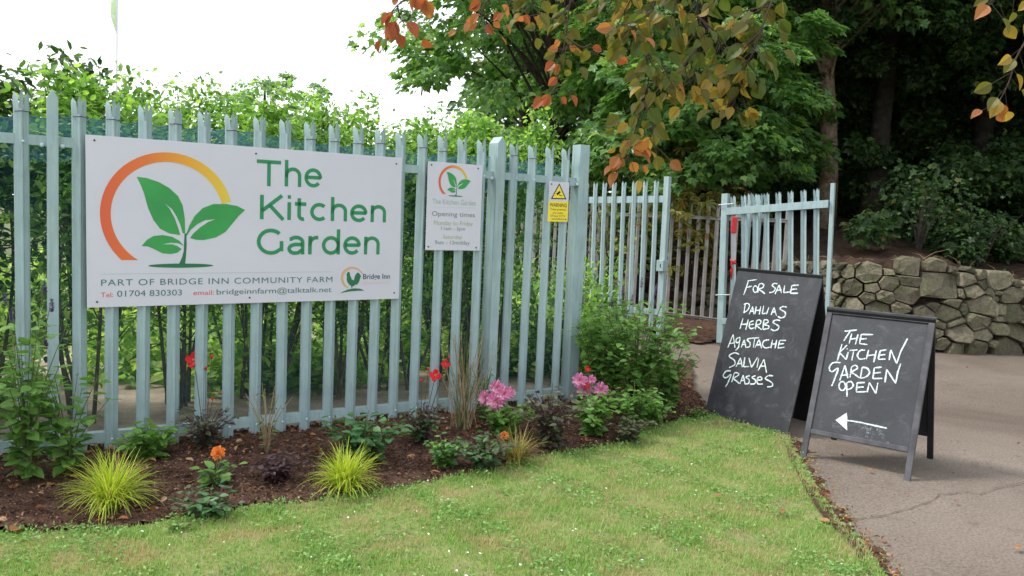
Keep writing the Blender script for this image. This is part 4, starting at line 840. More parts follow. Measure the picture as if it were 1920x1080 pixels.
def stone(poly, depth):
    """one stone from its face outline (s,z): chamfered rough face standing out of the bank"""
    c = np.mean(poly, axis=0); k = len(poly); V = []; rings = [(1.0, -.12), (1.01, depth * .72), (.965, depth * .96), (.80, depth)]
    tl = RNG.normal(0, .13, 2)
    for f, o in rings:
        for u_, v_ in poly:
            s = c[0] + (u_ - c[0]) * f; z = c[1] + (v_ - c[1]) * f; P_, T_, N_ = wall_at(s); o2 = o + (RNG.uniform(-.016, .014) if o > 0 else 0) + ((u_ - c[0]) * tl[0] + (v_ - c[1]) * tl[1] * 2 if o > 0 else 0)
            V.append(P_ + N_ * (o2 - .17 * max(z, 0)) + UZ * z)
    F = []
    for r_ in range(3):
        for i in range(k): j = (i + 1) % k; a, b_ = r_ * k + i, r_ * k + j; F += [(a, b_, b_ + k), (a, b_ + k, a + k)]
    P_, T_, N_ = wall_at(c[0]); V.append(P_ + N_ * (depth + .008 - .17 * max(c[1], 0)) + UZ * c[1])
    F += [(3 * k + i, 3 * k + (i + 1) % k, 4 * k) for i in range(k)]
    mb_ = MB(); mb_.add(V, F); build('stone', mb_, M['stone'], wall, smooth=False)
n_st = 0
KX = .80
for i, (s, z, r_) in enumerate(seeds):
    sx_ = s * KX; poly = [(sx_ + r_ * 1.2 * (1 + .06 * math.sin(i + 3 * a)) * math.cos(a), z + r_ * 1.05 * (1 + .10 * math.cos(2.3 * i + 2 * a)) * math.sin(a)) for a in np.linspace(0, 6.283, 8)[:-1] + RNG.uniform(-.3, .3, 7)]
    for j, (s2, z2, r2) in enumerate(seeds):
        if j == i: continue
        dx, dz = (s2 - s) * KX, z2 - z; d_ = math.hypot(dx, dz)
        if d_ > r_ + r2 + .1: continue
        t = (d_ * d_ + r_ * r_ - r2 * r2) / (2 * d_); nx, nz = dx / d_, dz / d_; poly = clip(poly, nx, nz, sx_ * nx + z * nz + t - .006)
        if len(poly) < 3: break
    if len(poly) < 3: continue
    poly = [(a / KX, b_) for a, b_ in poly]
    if abs(s - rect[0]) < rect[2] + r_ and abs(z - rect[1]) < rect[3] + r_:
        for nx, nz, c in ((1, 0, rect[0] - rect[2] - .012), (-1, 0, -(rect[0] + rect[2] + .012)), (0, 1, rect[1] - rect[3] - .012), (0, -1, -(rect[1] + rect[3] + .012))):
            if s * nx + z * nz < c: poly = clip(poly, nx, nz, c); break
    poly = clip(poly, 0, -1, .06)
    if len(poly) < 3 or (i > 41 and RNG.random() < .15): continue
    cc = np.mean(poly, axis=0); fq = RNG.uniform(.93, 1.02); poly = [(cc[0] + (a - cc[0]) * fq, cc[1] + (b_ - cc[1]) * fq) for a, b_ in poly]
    stone(poly, RNG.uniform(.04, .11)); n_st += 1
a, b_, c_, d_ = rect; stone([(a - c_, b_ - d_ + .01), (a - .1, b_ - d_), (a + .08, b_ - d_ - .008), (a + c_ - .02, b_ - d_), (a + c_, b_ - .02), (a + c_ + .005, b_ + d_ - .02), (a + .1, b_ + d_ + .003), (a - c_ + .04, b_ + d_), (a - c_ + .005, b_ + .01)], .075)
# ferns / roots and twigs spilling over the wall top
mb = MB()
for k in range(150):
    s = RNG.uniform(10, WS[-1] - 9.5); P_, T_, N_ = wall_at(s); z = wall_top(P_[0]); p = P_ - N_ * RNG.uniform(.1, .5) + UZ * (z + .02); l = RNG.uniform(.1, .4)
    q_ = p + N_ * RNG.uniform(-.1, .3) * l + T_ * RNG.uniform(-1, 1) * l + UZ * RNG.uniform(-.3, .5) * l; mb.tube([p, (p + q_) / 2 + UZ * .03, q_], [.004, .003, .001], 3, cap=False)
tag(build('bank_twigs', mb, M['drystem']), 'dry twigs and dead stalks lying along the top of the stone wall', 'twigs', kind='stuff')

# ------------------------------------------------------------------ trees
def limb_tree(h, r0, clumps, seed, bend=.3, base_free=.25):
    rg = np.random.default_rng(seed); mb_ = MB(); P = [np.zeros(3)]; d = np.array([0, 0, 1.]); k = 9
    for i in range(k): d = norm(d + rg.normal(0, .05 * bend / .3, 3) * [1, 1, 0]); P.append(P[-1] + d * h / k)
    P = np.array(P); rr = r0 * np.linspace(1, .25, k + 1); rr[0] *= 1.35; mb_.tube(P, rr, 10)
    for c in clumps[rg.permutation(len(clumps))[:min(46, len(clumps))]]:
        t = np.clip((c[2] * .55) / h + rg.uniform(-.05, .1), base_free, .92); i = t * k; j = int(i); p = P[j] * (1 - (i - j)) + P[min(j + 1, k)] * (i - j); r1 = r0 * (.5 - .4 * t)
        q_ = c; mid = (p + q_) / 2 + np.array([0, 0, .12 * np.linalg.norm(q_ - p)]) + rg.normal(0, .12, 3); m2 = (mid + q_) / 2 + rg.normal(0, .08, 3)
        mb_.tube([p, (p + mid) / 2 + rg.normal(0, .06, 3), mid, m2, q_], np.array([1, .75, .5, .3, .1]) * max(r1 * .55, .02), 5, cap=False)
    return mb_
def crown_clumps(n, cen, rad, rg, hollow=.35, zmin=-1):
    C = []
    while len(C) < n:
        v = rg.uniform(-1, 1, 3); l = np.linalg.norm(v)
        if l > 1 or l < hollow * rg.random() ** .5 or v[2] < zmin: continue
        C.append(np.array(cen) + v * np.array(rad))
    return np.array(C)
def crown(C, cen, per, cr_, lsize, T, rg, droop=.5):
    n = len(C) * per; P = np.repeat(C, per, 0); outw = norm((P - np.array(cen)) * [1, 1, .35])
    sz = np.repeat(rg.uniform(.6, 1.25, len(C)), per)[:, None] * cr_
    off = rg.normal(size=(n, 3)); off = norm(off) * rg.random((n, 1)) ** .4 * sz; off[:, 2] *= .38
    rad_ = (off * outw).sum(1, keepdims=True); off[:, 2:3] -= np.maximum(rad_, 0) * droop
    Pn = P + off; Dv = norm(off * [1, 1, .4] * 1.1 + outw * sz * .5 + rg.normal(0, .3, (n, 3)) * sz - UZ * .35 * sz); U = norm(np.tile(UZ, (n, 1)) * 1.0 + outw * .35 + rg.normal(0, .38, (n, 3)))
    return scatter(T, Pn, Dv, U, rg.uniform(.65, 1.15, n) * lsize)
def tree_variant(seed, h, r0, cen, rad, n, per, cr_, lsize, T, lm, bm, zmin=-1):
    rg = np.random.default_rng(seed); C = crown_clumps(n, cen, rad, rg, zmin=zmin); mb_ = limb_tree(h, r0, C, seed)
    V, F, _ = mb_.arrays(); tm = npmesh('trunk', V, F); tm.materials.append(bm); tm.polygons.foreach_set('use_smooth', [True] * len(tm.polygons))
    V, F = crown(C, cen, per, cr_, lsize, T, rg); cm = npmesh('crown', V, F); cm.materials.append(lm); return tm, cm
def place_tree(var, x, y, z, rot, sc, label, group=None, name='sycamore_tree', cat='tree'):
    t = thing(name, label, cat, (x, y, z), group); t.rotation_euler = (0, 0, rot); t.scale = (sc,) * 3
    for nm, me_ in (('trunk', var[0]), ('crown', var[1])):
        o = bpy.data.objects.new(nm, me_); COL.objects.link(o); o.parent = t
    return t
VA = tree_variant(1, 8.5, .20, (0, 0, 6.0), (3.9, 3.9, 3.6), 100, 150, .60, .16, T_MAPLE, M['syc'], M['barkdark'])
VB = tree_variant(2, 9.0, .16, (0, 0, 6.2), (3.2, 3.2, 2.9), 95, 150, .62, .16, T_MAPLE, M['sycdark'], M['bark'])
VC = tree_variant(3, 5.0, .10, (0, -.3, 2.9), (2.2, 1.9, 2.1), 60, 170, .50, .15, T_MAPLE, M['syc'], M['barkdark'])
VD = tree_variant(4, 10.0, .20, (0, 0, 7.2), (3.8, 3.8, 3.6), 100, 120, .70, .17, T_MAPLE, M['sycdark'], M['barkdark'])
_cm = VC[1].copy(); _cm.materials[0] = M['pale']; VC2 = (VC[0], _cm)
def tz(x, y): return float(bank_z(x, y)) - .05
place_tree(VA, .95, 16.4, .2, .4, 1.08, 'tall leafy sycamore left of the wood, its crown against the white sky')
place_tree(VC, 2.2, 14.2, .6, 2.0, 1.15, 'bright green young sycamore with low foliage above the left gate leaf')
place_tree(VC, 3.35, 12.9, .9, 4.4, .95, 'young sycamore with spreading leafy sprays above the open right gate leaf')
place_tree(VB, 5.2, 14.0, tz(5.2, 14), 1.0, 1.0, 'sycamore with a straight light brown trunk behind the stone wall')
place_tree(VD, 6.45, 15.1, tz(6.45, 15.1), 2.6, 1.0, 'thick dark trunked tree just right of the light brown trunk')
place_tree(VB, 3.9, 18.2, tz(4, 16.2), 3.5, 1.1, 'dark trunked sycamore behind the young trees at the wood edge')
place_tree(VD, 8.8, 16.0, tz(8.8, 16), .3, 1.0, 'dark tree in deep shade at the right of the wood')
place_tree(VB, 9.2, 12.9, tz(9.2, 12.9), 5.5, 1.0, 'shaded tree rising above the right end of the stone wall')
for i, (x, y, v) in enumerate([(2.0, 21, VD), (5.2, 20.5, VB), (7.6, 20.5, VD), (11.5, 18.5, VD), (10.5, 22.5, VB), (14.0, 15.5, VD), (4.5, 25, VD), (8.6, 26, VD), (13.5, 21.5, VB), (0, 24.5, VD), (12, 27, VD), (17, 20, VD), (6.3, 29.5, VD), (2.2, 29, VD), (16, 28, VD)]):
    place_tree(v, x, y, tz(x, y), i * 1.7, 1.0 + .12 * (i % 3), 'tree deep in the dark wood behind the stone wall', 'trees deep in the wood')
# overhanging beech to the right of the viewer and the tree behind the path
VE = tree_variant(6, 9.0, .28, (0, 0, 8.2), (4.4, 4.6, 3.2), 120, 110, .8, .16, T_OVATE, M['sycdark'], M['barkdark'])
place_tree(VE, 10.2, 7.4, 0, .7, 1.0, 'large beech standing beside the path to the right, its crown overhead', name='beech_tree')
place_tree(VE, 11.0, 1.5, 0, 5.0, .9, 'unseen beech in the belt of trees added right of the path to darken the fence pales', name='beech_tree')  # out of view, added to cut light on the right-facing pale faces
place_tree(VE, 9.5, -3.5, 0, 3.9, .95, 'unseen beech nearest the viewer, added right of the path for its shade', name='beech_tree')  # out of view too, added to block light from the right
place_tree(VE, 15.5, 4.0, 0, 2.7, 1.05, 'large beech further along the right side of the path', name='beech_tree')
# undergrowth in the wood
rg = np.random.default_rng(21)
def mass(name, n, T, ls, mt, label, pts, cat, rr=(.5, .5, .35)):
    pts = np.array(pts); k = rg.integers(0, len(pts), n); v = rg.normal(size=(n, 3)); v = norm(v) * rg.random((n, 1)) ** .45
    P = pts[k, :3] + v * pts[k, 3:4] * np.array(rr) * 2; Dv = norm(v * [1, 1, .3] + rg.normal(0, .45, (n, 3)) - UZ * .3); U = norm(np.array([0, -.35, 1]) + rg.normal(0, .35, (n, 3)))
    V, F = scatter(T, P, Dv, U, rg.uniform(.6, 1.2, n) * ls); return tag(link(name, npmesh(name, V, F), None, mt), label, cat, kind='stuff')
pts = []
for k in range(150):
    x = rg.uniform(2.8, 16); g_ = rg.uniform(1.2, 11); y = np.interp(x, WD[:, 0], WD[:, 1]) + g_
    if .33 < x / y < .46 and y < 15.4 and 1.6 < g_: continue
    pts.append((x, y, bank_z(x, y) + rg.uniform(.15, .9 if g_ < 4 else 2.2), rg.uniform(.35, .7)))
for k in range(22):
    x = rg.uniform(4.0, 13); g_ = rg.uniform(.7, 2.2); y = np.interp(x, WD[:, 0], WD[:, 1]) + g_; pts.append((x, y, bank_z(x, y) + rg.uniform(.12, .3 + .3 * g_), rg.uniform(.2, .4)))
for k in range(110):
    a_ = rg.uniform(.30, .75); y = rg.uniform(15.2, 18.5); pts.append((a_ * y, y, rg.uniform(2.0, 5.6), rg.uniform(.3, .6)))
for k in range(130):
    y = rg.uniform(12.6, 15.2); a_ = rg.uniform(.31, .78); up_ = rg.random() < .62; z_ = rg.uniform(4.0, 6.0) if up_ else rg.uniform(2.0, 3.0)
    if not up_ and (a_ < .40 or .425 < a_ < .46): continue
    pts.append((a_ * y, y, z_, rg.uniform(.22, .45)))
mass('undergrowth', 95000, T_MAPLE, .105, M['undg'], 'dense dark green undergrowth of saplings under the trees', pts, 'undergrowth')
pts = []
for k in range(120):
    x = rg.uniform(-2, 26); y = rg.uniform(24, 40) if x < 14 else rg.uniform(10, 40); pts.append((x, y, rg.uniform(1, 9), rg.uniform(1.2, 2.2)))
for k in range(90):
    a_ = rg.uniform(.30, .95); y = rg.uniform(20, 27); pts.append((a_ * y, y, rg.uniform(2.2, 7.5), rg.uniform(1.0, 1.7)))
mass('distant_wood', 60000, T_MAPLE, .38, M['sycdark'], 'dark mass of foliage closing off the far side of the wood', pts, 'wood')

# horse chestnut saplings with yellowing leaves by the gates
def palmate():
    V = []; F = []
    for i, a in enumerate(np.linspace(-1.9, 1.9, 7)):
        l = 1 - .3 * abs(a) / 1.9; c, s_ = math.cos(a), math.sin(a); b = len(V)
        for x, y, z in [(0, 0, 0), (.55, .13, .03), (.78, .12, .0), (1, 0, -.12), (.78, -.12, .0), (.55, -.13, .03)]: V.append(((x * c - y * s_) * l, (x * s_ + y * c) * l, z))
        F += [(b, b + 3, b + 1), (b + 1, b + 3, b + 2), (b, b + 5, b + 3), (b + 5, b + 4, b + 3)]
    return np.array(V), np.array(F)
T_PALM = palmate()
def sapling(x, y, z, h, w_, n, ls, label, mt, T, name='sapling', seed=0, cat='sapling'):
    rg = np.random.default_rng(seed); t = thing(name, label, cat, (x, y, z)); mb_ = MB(); pts = []
    for k in range(9):
        e = np.array([rg.uniform(-w_, w_), rg.uniform(-.3, .3), rg.uniform(.55, 1) * h]); mid = e * [.35, .35, .6]; mb_.tube(np.array([(x, y, z), mid + (x, y, z), e + (x, y, z)]), [.016, .01, .004], 5); pts += [mid * (1 - u_) + e * u_ for u_ in (.2, .6, 1)]
    build('stem', mb_, M['barkdark'], t)
    pts = np.array(pts); k = rg.integers(0, len(pts), n); v = rg.normal(size=(n, 3)) * [.24, .2, .2]; P = pts[k] + v
    V, F = scatter(T, P, norm(v * [1, 1, .2] + rg.normal(0, .15, (n, 3)) - UZ * .1), norm(np.array([0, -.6, 1]) + rg.normal(0, .35, (n, 3))), rg.uniform(.6, 1.1, n) * ls); link('foliage', npmesh('foliage', V, F), t, mt)
p = D(1300, 560, 12.75); sapling(p[0], p[1], .3, 2.1, .55, 230, .19, 'horse chestnut sapling with yellowing leaves behind the grey fence', M['chest'], T_PALM, 'horse_chestnut_sapling', 5)
p = D(1290, 560, 13.4); sapling(p[0] + .1, p[1], .3, 3.0, .6, 260, .2, 'taller horse chestnut sapling, half yellow, hanging over the grey fence', M['chest'], T_PALM, 'horse_chestnut_sapling', 6)
p = D(1140, 560, 13.6); sapling(p[0], p[1], .1, 1.9, .5, 420, .1, 'leafy shrub behind the left gate leaf, rust tinged at its tips', M['chest'], T_SIMPLE, 'garden_shrub', 7, 'shrub')
p = D(1195, 560, 13.7); sapling(p[0], p[1], .1, 1.8, .5, 320, .14, 'broad green shrub growing behind the left gate leaf', M['pale'], T_OVATE, 'garden_shrub', 8, 'shrub')
p = D(1720, 470, 11.1); 
for i, (px, lab) in enumerate([(1722, 'thin bare-stemmed shrub rooted on top of the stone wall'), (1838, 'small shrub with upright stems at the right of the wall top')]):
    p = D(px, 470, 11.2); sapling(p[0], p[1], bank_z(p[0], p[1]) - .05, .95, .45, 200, .055, lab, M['undg'], T_MAPLE, 'woodland_shrub', 30 + i, 'shrub')

# ------------------------------------------------------------------ hedge behind the fence
def hedge_variant(seed, lm, ls, n, sparse):
    rg = np.random.default_rng(seed); mb_ = MB(); C = []; wts = []
    for k in range(11):
        a = rg.uniform(0, 6.28); r_ = rg.uniform(.05, .42); top = np.array([math.cos(a) * r_ * 1.3, math.sin(a) * r_ * .9, rg.uniform(1.75, 2.25)]); b0 = np.array([math.cos(a) * r_ * .5, math.sin(a) * r_ * .4, 0])
        mid = (b0 + top) / 2 + rg.normal(0, .09, 3) * [1, 1, .2]; P = np.array(smooth_poly([b0, mid, top], 5, False)); mb_.tube(P, np.linspace(.016, .004, len(P)), 5)
        for j in range(6):
            i = rg.integers(3, len(P) - 1); q_ = P[i] + rg.normal(0, .26, 3) * [1, 1, .6] + UZ * .14; mb_.tube([P[i], (P[i] + q_) / 2 + UZ * .02, q_], [.006, .004, .002], 4, cap=False); C.append(q_)
        C += list(P[4:])
    for k in range(4):
        b0 = C[rg.integers(0, len(C))] * [1, 1, 0] + UZ * 1.9; q_ = b0 + np.array([rg.normal(0, .1), rg.normal(0, .1), rg.uniform(.3, .62)]); mb_.tube([b0, q_], [.005, .002], 4); C += [b0 * (1 - u_) + q_ * u_ for u_ in (.4, .7, 1)]
    C = np.array(C); wt = np.interp(C[:, 2], [.2, .9, 1.4, 1.8, 2.2, 2.6], [.13, .22, .38, 2.0, 1.6, .22]); k = rg.choice(len(C), n, p=wt / wt.sum())
    v = rg.normal(size=(n, 3)) * [.15, .12, .10]; sm = C[k, 2] > 2.3; v[sm] *= .45; P = C[k] + v; P = P[np.hypot(P[:, 0], P[:, 1]) < .78]; n = len(P); v = v[:n]
    V, F = scatter(T_OVATE, P, norm(v + rg.normal(0, .08, (n, 3)) + UZ * .05), norm(UZ + rg.normal(0, .5, (n, 3))), rg.uniform(.55, 1.2, n) * ls)
    cm = npmesh('foliage', V, F); cm.materials.append(lm); V, F, _ = mb_.arrays(); tm = npmesh('stem', V, F); tm.materials.append(M['hstem']); return tm, cm
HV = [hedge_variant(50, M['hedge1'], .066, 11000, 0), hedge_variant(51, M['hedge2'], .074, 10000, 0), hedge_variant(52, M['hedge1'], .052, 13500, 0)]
def place_shrub(v, x, y, z, rot, sx, sz, label, name='hedge_shrub', group=None, cat='shrub'):
    t = thing(name, label, cat, (x, y, z), group); t.rotation_euler = (0, 0, rot); t.scale = (sx, sx, sz)
    for nm, me_ in (('stem', v[0]), ('foliage', v[1])):
        o = bpy.data.objects.new(nm, me_); COL.objects.link(o); o.parent = t
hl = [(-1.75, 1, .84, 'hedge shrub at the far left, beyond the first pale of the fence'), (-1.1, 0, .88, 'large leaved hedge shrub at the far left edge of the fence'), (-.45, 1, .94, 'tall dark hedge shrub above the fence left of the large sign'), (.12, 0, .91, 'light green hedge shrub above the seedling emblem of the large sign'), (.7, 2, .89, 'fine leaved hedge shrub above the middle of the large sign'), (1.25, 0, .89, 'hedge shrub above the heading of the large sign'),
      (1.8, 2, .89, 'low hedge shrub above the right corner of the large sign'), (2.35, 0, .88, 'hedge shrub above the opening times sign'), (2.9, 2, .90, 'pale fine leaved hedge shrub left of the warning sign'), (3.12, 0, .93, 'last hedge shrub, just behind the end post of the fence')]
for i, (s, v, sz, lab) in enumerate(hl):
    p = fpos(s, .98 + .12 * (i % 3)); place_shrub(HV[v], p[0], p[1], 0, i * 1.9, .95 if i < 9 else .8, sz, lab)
for i, (s, o, v) in enumerate([(-1.6, 1.9, 1), (-3.2, 1.1, 1), (-2.4, 1.1, 0), (3.4, 2.2, 2)]):
    p = fpos(s, o); place_shrub(HV[v], p[0], p[1], 0, i * 2.3, 1.05, .68, 'second row shrub of the hedge, mostly hidden behind the front shrubs', group='second row of the hedge')
# low garden plants beyond the hedge
def bushmesh(seed, n, ls, rx, h, mt, T=T_OVATE):
    rg = np.random.default_rng(seed); v = norm(rg.normal(size=(n, 3))) * rg.random((n, 1)) ** .4; v[:, 2] = np.abs(v[:, 2]); P = v * [rx, rx, h] * (1 + .25 * np.sin(v[:, :1] * 7 + v[:, 1:2] * 5))
    V, F = scatter(T, P, norm(v * [1, 1, .3] + rg.normal(0, .4, (n, 3))), norm(UZ + rg.normal(0, .4, (n, 3))), rg.uniform(.6, 1.2, n) * ls); me_ = npmesh('foliage', V, F); me_.materials.append(mt); return me_
BM = [bushmesh(70, 900, .11, .45, .6, M['pale']), bushmesh(71, 800, .09, .4, .9, M['pale']), bushmesh(72, 700, .14, .5, .45, M['pale'])]
BM2 = [bushmesh(75, 800, .09, .42, .55, M['hedge2']), bushmesh(76, 900, .08, .4, .8, M['hedge1'])]
rg = np.random.default_rng(5)
for k in range(80):
    s = rg.uniform(-3.5, 4.2); o_ = rg.choice([1.65, 1.75, 2.3, 2.5, 3.2, 4.2, 5.6, 7.5]) + rg.uniform(-.3, .3); p = fpos(s * (1 + o_ * .12), o_)
    if s > 3.7 and o_ < 5: continue
    if not pip(garden_poly, np.array([p[0]]), np.array([p[1]]))[0]: continue
    o = bpy.data.objects.new('garden_plant', BM[k % 3]); COL.objects.link(o); o.location = (p[0], p[1], .01); o.rotation_euler = (0, 0, k); o.scale = (rg.uniform(.7, 1.2),) * 2 + (rg.uniform(.7, 1.5),)
    tag(o, 'low green plant in the garden rows glimpsed through the fence', 'plant', 'garden plants behind the fence')
for k, (x, y) in enumerate([(.35, 7.4), (.75, 8.0), (.2, 8.4), (.7, 9.1), (1.0, 9.9), (.1, 9.6), (.6, 10.8), (1.3, 11.6), (.3, 12.2), (.9, 13.0)]):
    o = bpy.data.objects.new('garden_plant', BM2[k % 2]); COL.objects.link(o); o.location = (x, y, .01); o.rotation_euler = (0, 0, k * 2); o.scale = (.85, .85, 1.15)
    tag(o, 'low green plant in the garden rows glimpsed through the fence', 'plant', 'garden plants behind the fence')
for k in range(9):
    x = -13 + k * 1.75; y = 17.5 + .8 * math.sin(k * 2) + .22 * (k - 6) * -1
    o = place_tree(VC2, x, y, .05, k * 1.3, 1 * (.50 + .09 * (k % 3)), 'bushy tree along the far side of the kitchen garden', 'trees across the garden', 'garden_tree')
place_tree(VA, -9.8, 34, 0, 2, .75, 'distant hazy tree seen over the hedge left of the big sycamore', name='distant_tree')
# pole banner
bp = D(213, 100, 9.0); bn = thing('banner_pole', 'slim pole with a narrow green and white banner above the hedge at the left', 'banner', (bp[0], bp[1], 0))
mb = MB(); mb.tube([(bp[0] + .035, bp[1], 0), (bp[0] + .035, bp[1], 4.4)], .008, 6); build('pole', mb, M['white'], bn)
mb = MB(); zb = zat(217, 64, 9.0); x = bp[0]
mb.add([(x + .028, bp[1], zb), (x - .03, bp[1] - .01, zb + .18), (x - .035, bp[1] + .02, zb + .5), (x - .025, bp[1], zb + 1.0), (x + .028, bp[1], zb + 1.3), (x + .028, bp[1] + .01, zb + .3)], [(0, 5, 1), (1, 5, 2), (2, 5, 4), (2, 4, 3)]); build('banner', mb, M['flag'], bn)

# ------------------------------------------------------------------ bed plants
def leafmesh(name, T, mt, curl=1.0):
    me_ = npmesh(name, T[0] * [1, 1, curl], T[1]); me_.materials.append(mt); return me_
def ovate2(wd=.5, tooth=.0):
    n = 7; V = [(0, 0, 0)]; mid = []; L_ = []; R_ = []
    for i in range(1, n): t = i / n; y = wd * math.sin(math.pi * t ** .8) ** .9 * .5; L_.append((t, y, .16 * y + -.12 * t * t)); R_.append((t, -y, .16 * y - .12 * t * t)); mid.append((t, 0, -.12 * t * t - .02))
    V += L_ + mid + R_ + [(1, 0, -.14)]; k = n - 1; e = len(V) - 1; F = [(0, 1 + k, 1), (0, 1 + 2 * k, 1 + k)]
    for i in range(k - 1): a = 1 + i; m_ = a + k; r_ = a + 2 * k; F += [(a, m_, m_ + 1), (a, m_ + 1, a + 1), (m_, r_, r_ + 1), (m_, r_ + 1, m_ + 1)]
    F += [(k, 2 * k, e), (2 * k, 3 * k, e)]; return np.array(V), np.array(F)
LO = ovate2(.62); LN = ovate2(.38)
def hull(x, y): p = G(x, y, .05); p[2] = float(bed_z(p[0], p[1])); return p
def rot_frame(o, d, u, s):
    X_ = norm(d); Z_ = norm(u - (u @ X_) * X_); return frame(o, X_, np.cross(Z_, X_), Z_, s)
def leafy(name, label, cat, px, py, h, w_, nst, lps, ls, lm, stm='stem', seed=0, upright=.5, dep=None, leafshape=LO, lo=.12, base=None, group=None, smat=None):
    rg = np.random.default_rng(seed); o = hull(px, py) if base is None else np.array(base); t = thing(name, label, cat, o, group); mb_ = MB(); mes = [leafmesh('leaf', leafshape, m_) for m_ in lm]
    tips = []; nst = int(nst * 1.35); lps = int(lps * 1.35); ls = ls * 1.12
    for k in range(nst):
        a = rg.uniform(0, 6.28); r_ = w_ * rg.random() ** .6; hh = h * rg.uniform(.65, 1.0) * (1 - .35 * (r_ / w_) * (1 - upright)); tip = o + np.array([math.cos(a) * r_, math.sin(a) * r_, hh]); mid = o + np.array([math.cos(a) * r_ * .35, math.sin(a) * r_ * .35, hh * .55])
        P = smooth_poly([o + np.array([math.cos(a), math.sin(a), 0]) * .03 * w_, mid, tip], 4, False); mb_.tube(P, np.linspace(.004, .0015, len(P)), 4, cap=False); tips.append(tip)
        for j in range(lps):
            u_ = lo + (1 - lo) * (j + rg.random()) / lps; i = u_ * (len(P) - 1); q = int(min(i, len(P) - 2)); p = P[q] * (1 - (i - q)) + P[q + 1] * (i - q); b = rg.uniform(0, 6.28); el = rg.uniform(-.35, .5); d = np.array([math.cos(b), math.sin(b), el]); d[:2] += .5 * np.array([math.cos(a), math.sin(a)])
            sz = ls * rg.uniform(.6, 1.15) * (1 - .35 * u_); inst('leaf', mes[rg.integers(0, len(mes))], t, rot_frame(p + norm(d) * .01, d, UZ + rg.normal(0, .3, 3), sz))
    build('stems', mb_, M[stm], t); return t, o, tips
def sedge(px, py, h, w_, n, mt, label, seed, droop=1.0):
    rg = np.random.default_rng(seed); o = hull(px, py); t = thing('sedge_clump', label, 'ornamental grass', o); V = []; F = []
    m_ = 7
    for k in range(n):
        a = rg.uniform(0, 6.28); q0 = rg.random(); r_ = w_ * (.12 + 1.0 * q0) * rg.uniform(.8, 1.2); L_ = math.hypot(h, w_) * rg.uniform(.75, 1.25); e = np.array([math.cos(a), math.sin(a), 0]); tw = rg.normal(0, .35); e2 = np.array([math.cos(a + tw), math.sin(a + tw), 0])
        el = 1.45 - .75 * q0 + rg.normal(0, .12); crv = rg.uniform(1.0, 2.5) * (.25 + .85 * q0); p = o * 0 + rg.normal(0, .018, 3) * [1, 1, 0]; wb = rg.uniform(.0022, .0048)
        sd_ = np.array([-e[1], e[0], 0])
        for j in range(m_ + 1):
            u_ = j / m_; w2 = sd_ * wb * (1 - u_ ** 1.5 * .9); V += [p - w2, p + w2]; aa = el - crv * u_ ** 1.3; dd = e * (1 - u_) + e2 * u_; p = p + (dd * math.cos(aa) + UZ * math.sin(aa)) * L_ / m_; p[2] = max(p[2], .006)
        i0 = k * 2 * (m_ + 1)
        for j in range(m_): q = i0 + 2 * j; F += [(q, q + 1, q + 3), (q, q + 3, q + 2)]
    me_ = npmesh('blades', V, F); c = link('blades', me_, t, mt); c['kind'] = 'stuff'
def flower_mesh(name, rings, rad, mt, wd=.5, cup=.3):
    P = []; Dv = []; U = []; sz = []
    for (n, el, r_) in rings:
        for k in range(n):
            a = 6.283 * (k + .5 * (len(P) % 2)) / n + random.uniform(-.1, .1); e = np.array([math.cos(a), math.sin(a), 0]); d = e * math.cos(el) + UZ * math.sin(el); P.append(e * rad * .06); Dv.append(d); U.append(UZ * math.cos(el) - e * math.sin(el)); sz.append(rad * r_ * random.uniform(.92, 1.05))
    T = (np.array([(0, 0, 0), (.5, wd * .5, .05), (.85, wd * .42, .08), (1, 0, .04), (.85, -wd * .42, .08), (.5, -wd * .5, .05)]), np.array([(0, 3, 1), (1, 3, 2), (0, 5, 3), (5, 4, 3)]))
    V, F = scatter(T, np.array(P), np.array(Dv), np.array(U), np.array(sz)); me_ = npmesh(name, V, F); me_.materials.append(mt); return me_
FRED = flower_mesh('red_flower', [(8, .12, 1), (7, .3, .8)], .042, M['f_red'], .62)
FPINK = flower_mesh('pink_flower', [(18, -.05, 1), (18, .2, .95), (16, .5, .85), (12, .85, .65), (8, 1.2, .45)], .046, M['f_pink'], .3)
FORG = flower_mesh('orange_flower', [(14, -.1, 1), (14, .2, .95), (12, .55, .85), (10, .95, .7), (6, 1.3, .5)], .042, M['f_orange'], .42)
CEN = bolt_mesh('flower_centre', .008, M['f_centre'])
def flower(t, o, px, py, me_, Y, face=(-.1, -1, .55), sc=1.0, stm='dstem', centre=True, start=None):
    p = D(px, py, Y); n_ = norm(np.array(face)); X_ = norm(np.cross(UZ, n_)); inst('flower', me_, t, frame(p, X_, np.cross(n_, X_), n_, sc))
    if centre: inst('flower_centre', CEN, t, frame(p + n_ * .002, X_, -n_, np.cross(n_, X_) * -1, sc))
    mb_ = MB(); st_ = o if start is None else start; mid = (st_ + p) / 2 + (p - st_) * [.1, .1, .12]; mb_.tube(smooth_poly([st_, mid, p - n_ * .008], 5, False), .0024, 5); build('flower_stalk', mb_, M[stm], t)
def bud(t, px, py, Y, o, r_=.009, mt='f_red'):
    p = D(px, py, Y); mb_ = MB(); mb_.tube([p - UZ * r_, p - UZ * .3 * r_, p + UZ * r_ * .8, p + UZ * r_ * 1.5], np.array([.4, 1, .8, .15]) * r_, 7); build('bud', mb_, M[mt], t, smooth=True)
    mb_ = MB(); mb_.tube(smooth_poly([o, (o + p) / 2 + UZ * .03, p], 4, False), .0015, 4); build('flower_stalk', mb_, M['dstem'], t)
